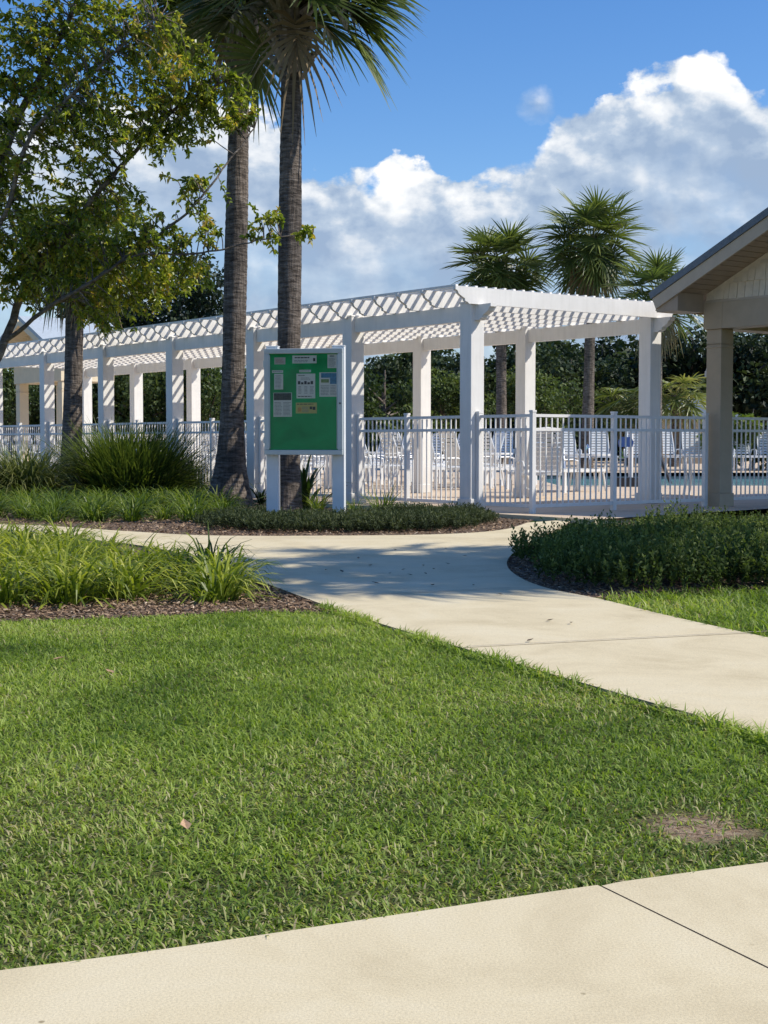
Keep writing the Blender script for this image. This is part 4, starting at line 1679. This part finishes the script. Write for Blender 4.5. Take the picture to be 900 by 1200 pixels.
# fountain grasses and the big dark reed clump
fg = strap_clump(140, 2300, .65, 1.25, .012, .60, M['reed'], 5, 1.5, .30, .52)
for (px, py, s, lab) in ((30, 588, .95, 'tall arching tan green fountain grass at the left edge, left of the dark trunk'), (-75, 590, 1.0, 'tall arching fountain grass just outside the left photo edge')):
    gx, gy = at(px, py)
    plant(fg, 'fountain_grass', lab, 'grass', (gx, gy, -.03), px, s * 1.25)
dg = strap_clump(141, 3200, .6, 1.35, .019, .60, M['darkreed'], 5, .7, .48, .50)
gx, gy = at(152, 586)
plant(dg, 'reed_clump', 'big dark green spiky grass clump right of the dark palm trunk', 'grass', (gx, gy, -.03), .4, 1.2)
gx, gy = at(205, 581)
plant(dg, 'reed_clump', 'smaller dark green spiky grass clump in front of the white fence', 'grass', (gx, gy, -.03), 2.4, .7)
# broad-leaved strap plant under the board
ir = strap_clump(142, 24, .45, .85, .05, .60, M['darkreed'], 5, .9, .05, .25)
gx, gy = at(357, 597)
plant(ir, 'iris_plant', 'dark plant with broad sword leaves under the notice board', 'plant', (gx, gy, -.02), 1.0, 1.35)
gx, gy = at(306, 590)
plant(ir, 'iris_plant', 'small plant with sword leaves left of the notice board posts', 'plant', (gx, gy, -.02), 3.0, .6)
sf = strap_clump(143, 90, .35, .62, .012, .45, M['liriope_far'], 5, 1.0, .09, .6)
for (px, py, s, lab) in ((447, 606, .95, 'bright green grass tuft in front of the fence right of the notice board'), (372, 600, .8, 'green grass tuft under the notice board by its right post'), (415, 604, .6, 'low green grass tuft beside the right board post')):
    gx, gy = at(px, py)
    plant(sf, 'grass_tuft', lab, 'grass', (gx, gy, -.02), px, s)


def shoot_shrub(seed, R, H, n, leafL, leafW, mat, per=13):
    """low shrub: upright shoots set with small leaves"""
    rng = random.Random(seed)
    m = MB()
    for i in range(n):
        a, k = rng.uniform(0, 2 * PI), rng.random() ** .5
        b0 = Vector((math.cos(a) * R * k, math.sin(a) * R * k, 0))
        hh = H * (1 - .45 * k * k) * rng.uniform(.75, 1.15)
        tip = b0 * 1.15 + Vector((rng.uniform(-.05, .05), rng.uniform(-.05, .05), hh))
        tn = rng.uniform(-.15, .15)
        for j in range(per):
            s = (.25 + .75 * (j + rng.random()) / per)
            p = b0.lerp(tip, s)
            d = (rv(rng) + Vector((0, 0, .75))).normalized()
            nn = (Vector((0, 0, 1)) + rv(rng) * .8).normalized()
            sd = d.cross(nn)
            if sd.length < 1e-4:
                continue
            sd.normalize()
            L = leafL * rng.uniform(.7, 1.25)
            w_ = leafW * rng.uniform(.8, 1.2)
            m.add([p, p + d * L * .55 - sd * w_, p + d * L, p + d * L * .55 + sd * w_], [(0, 1, 2, 3)], max(0, min(1, .15 + .45 * s * s + tn + rng.gauss(0, .13))))
    return m.mesh('foliage', mat)


shr = [shoot_shrub(200 + i, .36, .30, 140, .030, .0068, M['shrub'], 24) for i in range(3)]
jun = [shoot_shrub(220 + i, .36, .21, 170, .05, .006, M['juniper'], 15) for i in range(3)]
pts, tries = [], 0
shrub_zone = G([(636, 657), (652, 668), (690, 680), (740, 688), (900, 687), (1150, 680), (1150, 630), (900, 632), (800, 633), (720, 636), (680, 640), (656, 646)])
while len(pts) < 120 and tries < 9000:
    tries += 1
    px, py = pr.uniform(600, 1150), pr.uniform(626, 690)
    gx, gy = at(px, py)
    if not inside(shrub_zone, np.array([gx]), np.array([gy]))[0]:
        continue
    if any((gx - q[0]) ** 2 + (gy - q[1]) ** 2 < .44 ** 2 for q in pts):
        continue
    pts.append((gx, gy))
for i, (gx, gy) in enumerate(pts):
    sc = pr.uniform(.82, 1.35)
    plant(shr[i % 3], 'low_shrub', 'low dark green shrub massed in the bed right of the walkway', 'shrub', (gx, gy, -.03), pr.uniform(0, 6), sc, 'dark low shrubs massed right of the walkway')
pts, tries = [], 0
jz = G([(258, 611), (275, 619), (330, 621), (440, 621), (520, 618), (552, 613), (556, 609), (540, 606), (470, 607), (440, 611), (400, 611), (330, 612), (285, 608)])
while len(pts) < 60 and tries < 9000:
    tries += 1
    px, py = pr.uniform(230, 592), pr.uniform(604, 624)
    gx, gy = at(px, py)
    if not inside(jz, np.array([gx]), np.array([gy]))[0]:
        continue
    if any((gx - q[0]) ** 2 + (gy - q[1]) ** 2 < .36 ** 2 for q in pts):
        continue
    if abs(gx - bl) < .16 and abs(gy - YB) < .12 or abs(gx - br_) < .16 and abs(gy - YB) < .12:
        continue
    pts.append((gx, gy))
for i, (gx, gy) in enumerate(pts):
    plant(jun[i % 3], 'low_juniper', 'low grey green groundcover shrub around the foot of the notice board', 'shrub', (gx, gy, -.03), pr.uniform(0, 6), pr.uniform(.8, 1.15), 'low grey green shrubs along the bed edge by the notice board')

# fallen leaves on the walkway and the lawn
m = MB()
m.add([(0, 0, .004), (.035, -.02, .012), (.085, 0, .02), (.035, .02, .014), (.04, 0, .005)], [(0, 1, 4), (1, 2, 4), (2, 3, 4), (3, 0, 4)], .3)
M['dry'] = solid('dry_leaf', (.085, .06, .035), .8, .4, 60)
M['drytan'] = solid('dry_tan_leaf', (.42, .27, .15), .8, .3, 60)
lm, lt = m.mesh('leaf', M['dry']), m.mesh('leaf', M['drytan'])
for (px, py) in ((432, 663), (455, 672), (470, 668), (484, 674), (497, 663), (510, 667), (528, 661), (420, 655), (402, 671), (445, 684), (505, 686), (556, 686), (548, 652), (465, 645), (520, 643), (640, 728), (617, 752), (670, 730), (590, 697), (500, 673), (380, 668)):
    gx, gy = at(px, py)
    plant(lm, 'fallen_leaf', 'small dark dry leaf lying on the walkway', 'leaf', (gx, gy, .001), pr.uniform(0, 6), pr.uniform(.45, .85), 'dry leaves fallen on the walkway')
for (px, py, lab) in ((134, 787, 'orange tan dry leaf on the lawn, right one of two near the bed'), (60, 771, 'pale tan dry leaf lying on the lawn near the left bed'), (220, 969, 'pale tan dry leaf lying on the lawn low at the left')):
    gx, gy = at(px, py)
    plant(lt, 'fallen_leaf', lab, 'leaf', (gx, gy, -.01), pr.uniform(0, 6), .8)

# ------------------------------------------------------------------ pool furniture


def make_lounger(label, loc, rz, back=1.25):
    t = thing('pool_lounger', label, 'lounger', loc, rz, None)
    # local: foot end +y... backrest rises at -y end
    f = MB()
    for sx in (-1, 1):
        f.box((sx * .31, .35, .42), (.045, 1.25, .05))
    for y_ in (-.25, .95):
        f.box((0, y_, .42), (.58, .045, .045))
    f.build('frame', M['shade_white'], t)
    for sx in (-1, 1):
        for y_ in (-.15, .82):
            lg = MB()
            lg.prism([(-.03, 0), (.03, 0), (.022, .40), (-.022, .40)], (sx * .31 - .02, y_, 0), (0, 1, 0), (0, 0, 1), (1, 0, 0), .04)
            lg.build('leg', M['shade_white'], t)
    s = MB()
    for i in range(14):
        s.box((0, -.18 + i * .082, .452), (.60, .058, .008))
    s.build('seat', M['strap'], t)
    b = MB()
    d = Vector((0, -math.cos(back), math.sin(back)))
    n_ = Vector((0, math.sin(back), math.cos(back)))
    o0 = Vector((0, -.24, .44))
    for sx in (-1, 1):
        b.tube([o0 + Vector((sx * .29, 0, 0)), o0 + Vector((sx * .29, 0, 0)) + d * .40, o0 + Vector((sx * .27, 0, 0)) + d * .78], .022, 6)
    b.tube([o0 + Vector((-.27, 0, 0)) + d * .78, o0 + Vector((0, 0, 0)) + d * .81, o0 + Vector((.27, 0, 0)) + d * .78], .022, 6)
    for i in range(9):
        c = o0 + d * (.06 + i * .083)
        b.add([c + Vector((-.285, 0, 0)), c + Vector((.285, 0, 0)), c + Vector((.28, 0, 0)) + d * .064, c + Vector((-.28, 0, 0)) + d * .064], [(0, 1, 2, 3)])
    b.build('backrest', M['strap'], t)
    for sx in (-1, 1):
        a = MB()
        a.tube([(sx * .34, .18, .43), (sx * .35, .16, .60), (sx * .35, .02, .635), (sx * .35, -.22, .63), (sx * .33, -.26, .50)], .02, 6)
        a.build('armrest', M['shade_white'], t)
    return t


yl_ = 48.5
L0 = make_lounger('white strap lounger with raised back standing across the pool', (X(628, yl_), yl_, .035), PI)
L0['group'] = 'white loungers lined up across the pool'
L0.scale = (1.1, 1.1, 1.12)
for i, px in enumerate((588, 667, 706, 745, 783, 816, 846, 872, 905, 950, 995)):
    dup(L0, (X(px, yl_), yl_ + (i % 3) * .15, .035), PI + (-.18, .12, .05)[i % 3], (1.1, 1.1, 1.12))
# the near lounger with its back to the fence
zl = 25.2
ln_ = dup(L0, (X(632, zl), zl, .035), .15, 1.0, 'white strap lounger close behind the fence seen from its back, left of the pool')
if 'group' in ln_:
    del ln_['group']
ln_ = dup(L0, (X(655, 28.0), 28.0, .035), -.9, 1.0, 'white strap lounger standing sideways between the fence and the pool')
if 'group' in ln_:
    del ln_['group']
k = 0
for (d, t0_, t1_, st) in ((19.3, 17.2, 44, 1.05), (21.6, 17.6, 44, 1.1), (25.5, 19, 46, 1.25)):
    t_ = t0_
    while t_ < t1_:
        w_ = W(t_ + pr.uniform(-.12, .12), d + pr.uniform(-.15, .15), .035)
        if 450 + F * w_[0] / w_[1] > 590:
            t_ += st
            continue
        dup(L0, w_, TH + PI / 2 + (PI if d < 24 else 0) + pr.uniform(-.25, .25), 1.0, 'white strap lounger on the deck behind the pergola', 'white loungers on the deck behind the pergola')
        t_ += st
        k += 1
# patio tables behind the fence
tb = thing('patio_table', 'round white patio table on the deck behind the fence', 'table', W(17.4, 20.5, .035), 0, 'round white patio tables on the deck')
q = MB()
n = 24
q.prism([(.55 * math.cos(2 * PI * i / n), .55 * math.sin(2 * PI * i / n)) for i in range(n)], (0, 0, .70), (1, 0, 0), (0, 1, 0), (0, 0, 1), .035)
q.build('table_top', M['shade_white'], tb)
for a in range(4):
    q = MB()
    c_, s_ = math.cos(a * PI / 2 + .4), math.sin(a * PI / 2 + .4)
    q.tube([(c_ * .40, s_ * .40, 0), (c_ * .34, s_ * .34, .35), (c_ * .42, s_ * .42, .70)], .024, 6)
    q.build('leg', M['shade_white'], tb)
for (t_, d_) in ((20.3, 20.5), (23.4, 20.6), (27, 20.4)):
    dup(tb, W(t_, d_, .035), t_)

# ladder rails and the pool lift at the pool edge
py_ = 32.3
t = thing('pool_handrail', 'bent steel handrail at the left end of the pool', 'handrail', (X(672, py_), py_, .035))
for sx in (-1, 1):
    q = MB()
    q.tube([(sx * .28, -.75, 0), (sx * .28, -.55, .55), (sx * .28, -.42, .82), (sx * .28, -.2, .90), (sx * .28, .05, .80), (sx * .28, .45, -.1)], .022, 8)
    q.build('rail', M['steel'], t)
py_ = 31.4
t = thing('pool_lift', 'pool lift with pale mast, blue cover and slanted black arm beside the water', 'pool lift', (X(757, py_), py_, .035))
q = MB()
q.box((-.35, .2, .10), (.7, .6, .20))
q.build('base', M['dark'], t)
q = MB()
q.tube([(-.30, .2, .2), (-.30, .2, 1.15)], .055, 10)
q.build('mast', M['fence'], t)
q = MB()
q.tube([(.08, .25, 1.28), (.30, .15, .72), (.55, .05, .06)], [.035, .045, .035], 8)
q.build('arm', M['dark'], t)
q = MB()
q.prism([(-.13, 0), (.13, 0), (.15, .11), (.10, .21), (-.09, .22), (-.15, .12)], (-.42, .02, .86), (1, 0, 0), (0, 0, 1), (0, 1, 0), .24)
q.build('cover', M['blue'], t)

# ------------------------------------------------------------------ sun, sky, clouds
EL = math.radians(45)
AZ = math.radians(97)          # clockwise from +Y: the sun stands to the right
S_ = Vector((math.sin(AZ) * math.cos(EL), math.cos(AZ) * math.cos(EL), math.sin(EL)))
sun = bpy.data.lights.new('Sun', 'SUN')
sun.energy = 5.0
sun.angle = math.radians(.53)
sun.color = (1.0, .94, .84)
so = bpy.data.objects.new('Sun', sun)
C.objects.link(so)
so.rotation_euler = (-S_).to_track_quat('-Z', 'Y').to_euler()
so.location = S_ * 50

w = bpy.data.worlds.new('World')
SC.world = w
w.use_nodes = True
nt = w.node_tree
bg = nt.nodes['Background']
STR = .17
bg.inputs['Strength'].default_value = STR
sky = nt.nodes.new('ShaderNodeTexSky')
sky.sky_type = 'NISHITA'
sky.sun_disc = False
sky.sun_elevation = EL
sky.sun_rotation = AZ
sky.air_density = 1.0
sky.dust_density = .3
sky.ozone_density = 3.0
lk = nt.links.new
tc = nt.nodes.new('ShaderNodeTexCoord')
sep = nt.nodes.new('ShaderNodeSeparateXYZ')
lk(tc.outputs['Generated'], sep.inputs[0])


def mth(op, a, b=None, c=None, clamp=False):
    n = nt.nodes.new('ShaderNodeMath')
    n.operation = op
    n.use_clamp = clamp
    for i, v in enumerate((a, b, c)):
        if v is None:
            continue
        if isinstance(v, (int, float)):
            n.inputs[i].default_value = v
        else:
            lk(v, n.inputs[i])
    return n.outputs[0]


azn = mth('ARCTAN2', sep.outputs[0], sep.outputs[1])
eln = mth('ARCSINE', sep.outputs[2])


def ang(px, py):
    return math.atan((px - 450) / F), math.atan((517 - py) / F / math.sqrt(1 + ((px - 450) / F) ** 2))


# height of the cloud bank over the azimuth
prof = [(-1600, 190), (-900, 120), (-300, 200), (0, 130), (230, 118), (290, 128), (330, 150), (350, 208), (400, 208), (432, 205), (450, 190), (475, 183), (500, 190), (516, 212), (540, 215), (565, 207), (600, 196), (630, 178), (650, 140), (690, 122), (730, 104), (770, 92), (800, 72), (830, 66), (856, 78), (866, 108), (885, 122), (900, 118), (1000, 90), (1200, 140), (1700, 100), (2500, 190)]
fc = nt.nodes.new('ShaderNodeFloatCurve')
cm = fc.mapping
A0, A1 = -1.0, 1.0
cv = cm.curves[0]
ptsc = []
for (px, py) in prof:
    a, e = ang(px, py)
    ptsc.append(((a - A0) / (A1 - A0), e / .4))
cv.points[0].location = (0, ptsc[0][1])
cv.points[1].location = (1, ptsc[-1][1])
for p in ptsc:
    q = cv.points.new(*p)
    q.handle_type = 'AUTO_CLAMPED'
cm.update()
fac_in = mth('MULTIPLY_ADD', azn, 1 / (A1 - A0), -A0 / (A1 - A0), True)
lk(fac_in, fc.inputs['Value'])
topel = mth('MULTIPLY', fc.outputs[0], .4)
comb = nt.nodes.new('ShaderNodeCombineXYZ')
lk(azn, comb.inputs[0])
lk(mth('MULTIPLY', eln, 1.35), comb.inputs[1])


def fbm(scale, detail, rough, off=(0, 0, 0), dist=0.0):
    mp = nt.nodes.new('ShaderNodeMapping')
    mp.inputs['Location'].default_value = off
    lk(comb.outputs[0], mp.inputs[0])
    n = nt.nodes.new('ShaderNodeTexNoise')
    n.inputs['Scale'].default_value = scale
    n.inputs['Detail'].default_value = detail
    n.inputs['Roughness'].default_value = rough
    n.inputs['Distortion'].default_value = dist
    lk(mp.outputs[0], n.inputs['Vector'])
    return n.outputs['Fac']


n1 = fbm(38, 8, .55)
n1b = fbm(38, 8, .55, (-.006, -.008, 0))      # same field, stepped towards the sun
n2 = fbm(12, 6, .55, (3.1, 1.7, 0), .3)
n3 = fbm(9, 5, .5, (7.7, 2.2, 0))
depth = mth('SUBTRACT', mth('MULTIPLY_ADD', n1, .055, mth('ADD', topel, -.0275)), eln)
soft = mth('MULTIPLY_ADD', n3, .04, -.012)
softc = mth('MAXIMUM', soft, .0035)
cov = mth('DIVIDE', depth, softc, None, True)
# lone puff left of the big tower
pa_, pe_ = ang(628, 127)
dd = mth('SQRT', mth('ADD', mth('POWER', mth('MULTIPLY', mth('SUBTRACT', azn, pa_), 1.0), 2), mth('POWER', mth('MULTIPLY', mth('SUBTRACT', eln, pe_), 1.25), 2)))
puff = mth('MULTIPLY', mth('SUBTRACT', mth('MULTIPLY_ADD', n1, .022, .0045), dd), 70, None, True)
cov = mth('MAXIMUM', cov, mth('MULTIPLY', puff, .7))
# thin gaps in the lower bank
thin = mth('MULTIPLY_ADD', n2, 3.2, -.95, True)
low = mth('MULTIPLY', mth('SUBTRACT', depth, .05), 14, None, True)
cov = mth('MULTIPLY', cov, mth('SUBTRACT', 1, mth('MULTIPLY', low, mth('MULTIPLY', mth('SUBTRACT', 1, thin), .72))))
# relief: lit side against the step towards the sun
n4 = fbm(15, 7, .48, (1.3, 5.1, 0))
n4b = fbm(15, 7, .48, (1.3 - .015, 5.1 - .015, 0))
rel = mth('ADD', mth('MULTIPLY', mth('SUBTRACT', n1, n1b), mth('MULTIPLY_ADD', mth('MULTIPLY', depth, 14, None, True), -1.5, 2.2)), mth('MULTIPLY', mth('SUBTRACT', n4, n4b), 2.0))
edge_l = mth('SUBTRACT', 1, mth('MULTIPLY', depth, 15, None, True))
# two towers catch full light
lit = None
for (px, py, rx, ry) in ((828, 96, .030, .026), (470, 214, .034, .026), (760, 110, .03, .02), (310, 150, .05, .04), (440, 300, .05, .018), (560, 230, .03, .02)):
    a, e = ang(px, py)
    g = mth('ADD', mth('POWER', mth('DIVIDE', mth('SUBTRACT', azn, a), rx), 2), mth('POWER', mth('DIVIDE', mth('SUBTRACT', eln, e), ry), 2))
    g = mth('SUBTRACT', 1, g, None, True)
    if py > 225 or px in (760, 310):
        g = mth('MULTIPLY', g, .45)
    lit = g if lit is None else mth('MAXIMUM', lit, g)
bri = mth('ADD', mth('MULTIPLY', edge_l, .34), mth('ADD', rel, mth('MULTIPLY', lit, .62)))
bri = mth('ADD', bri, mth('MULTIPLY_ADD', n2, .8, -.27), None, True)
cr = nt.nodes.new('ShaderNodeValToRGB')
e = cr.color_ramp.elements
e[0].position, e[0].color = 0.0, (2.05, 2.75, 3.85, 1)
e[1].position, e[1].color = 1.0, (6.3, 6.35, 6.4, 1)
x_ = e.new(.35)
x_.color = (2.95, 3.6, 4.5, 1)
x_ = e.new(.65)
x_.color = (4.7, 5.0, 5.4, 1)
lk(bri, cr.inputs[0])
hsv = nt.nodes.new('ShaderNodeHueSaturation')
hsv.inputs['Saturation'].default_value = 1.30
hsv.inputs['Value'].default_value = .93
hsv.inputs['Hue'].default_value = .509
lk(sky.outputs[0], hsv.inputs['Color'])
mix = nt.nodes.new('ShaderNodeMix')
mix.data_type = 'RGBA'
upper = mth('MULTIPLY', mth('GREATER_THAN', sep.outputs[2], -.02), cov)
lk(upper, mix.inputs[0])
lk(hsv.outputs[0], mix.inputs[6])
lk(cr.outputs[0], mix.inputs[7])
lk(mix.outputs[2], bg.inputs['Color'])

# ------------------------------------------------------------------ camera
cam = bpy.data.cameras.new('Camera')
cam.sensor_fit = 'VERTICAL'
cam.sensor_height = 36
cam.sensor_width = 27
cam.lens = F / 1200 * 36
cam.clip_end = 2000
co = bpy.data.objects.new('Camera', cam)
C.objects.link(co)
co.location = (0, 0, EYE)
co.rotation_euler = (PI / 2 - PITCH, 0, 0)
SC.camera = co
SC.render.resolution_x = 768
SC.render.resolution_y = 1024
SC.view_settings.view_transform = 'Standard'
SC.view_settings.look = 'None'
SC.view_settings.exposure = 0
SC.cycles.max_bounces = 8
SC.cycles.transparent_max_bounces = 12
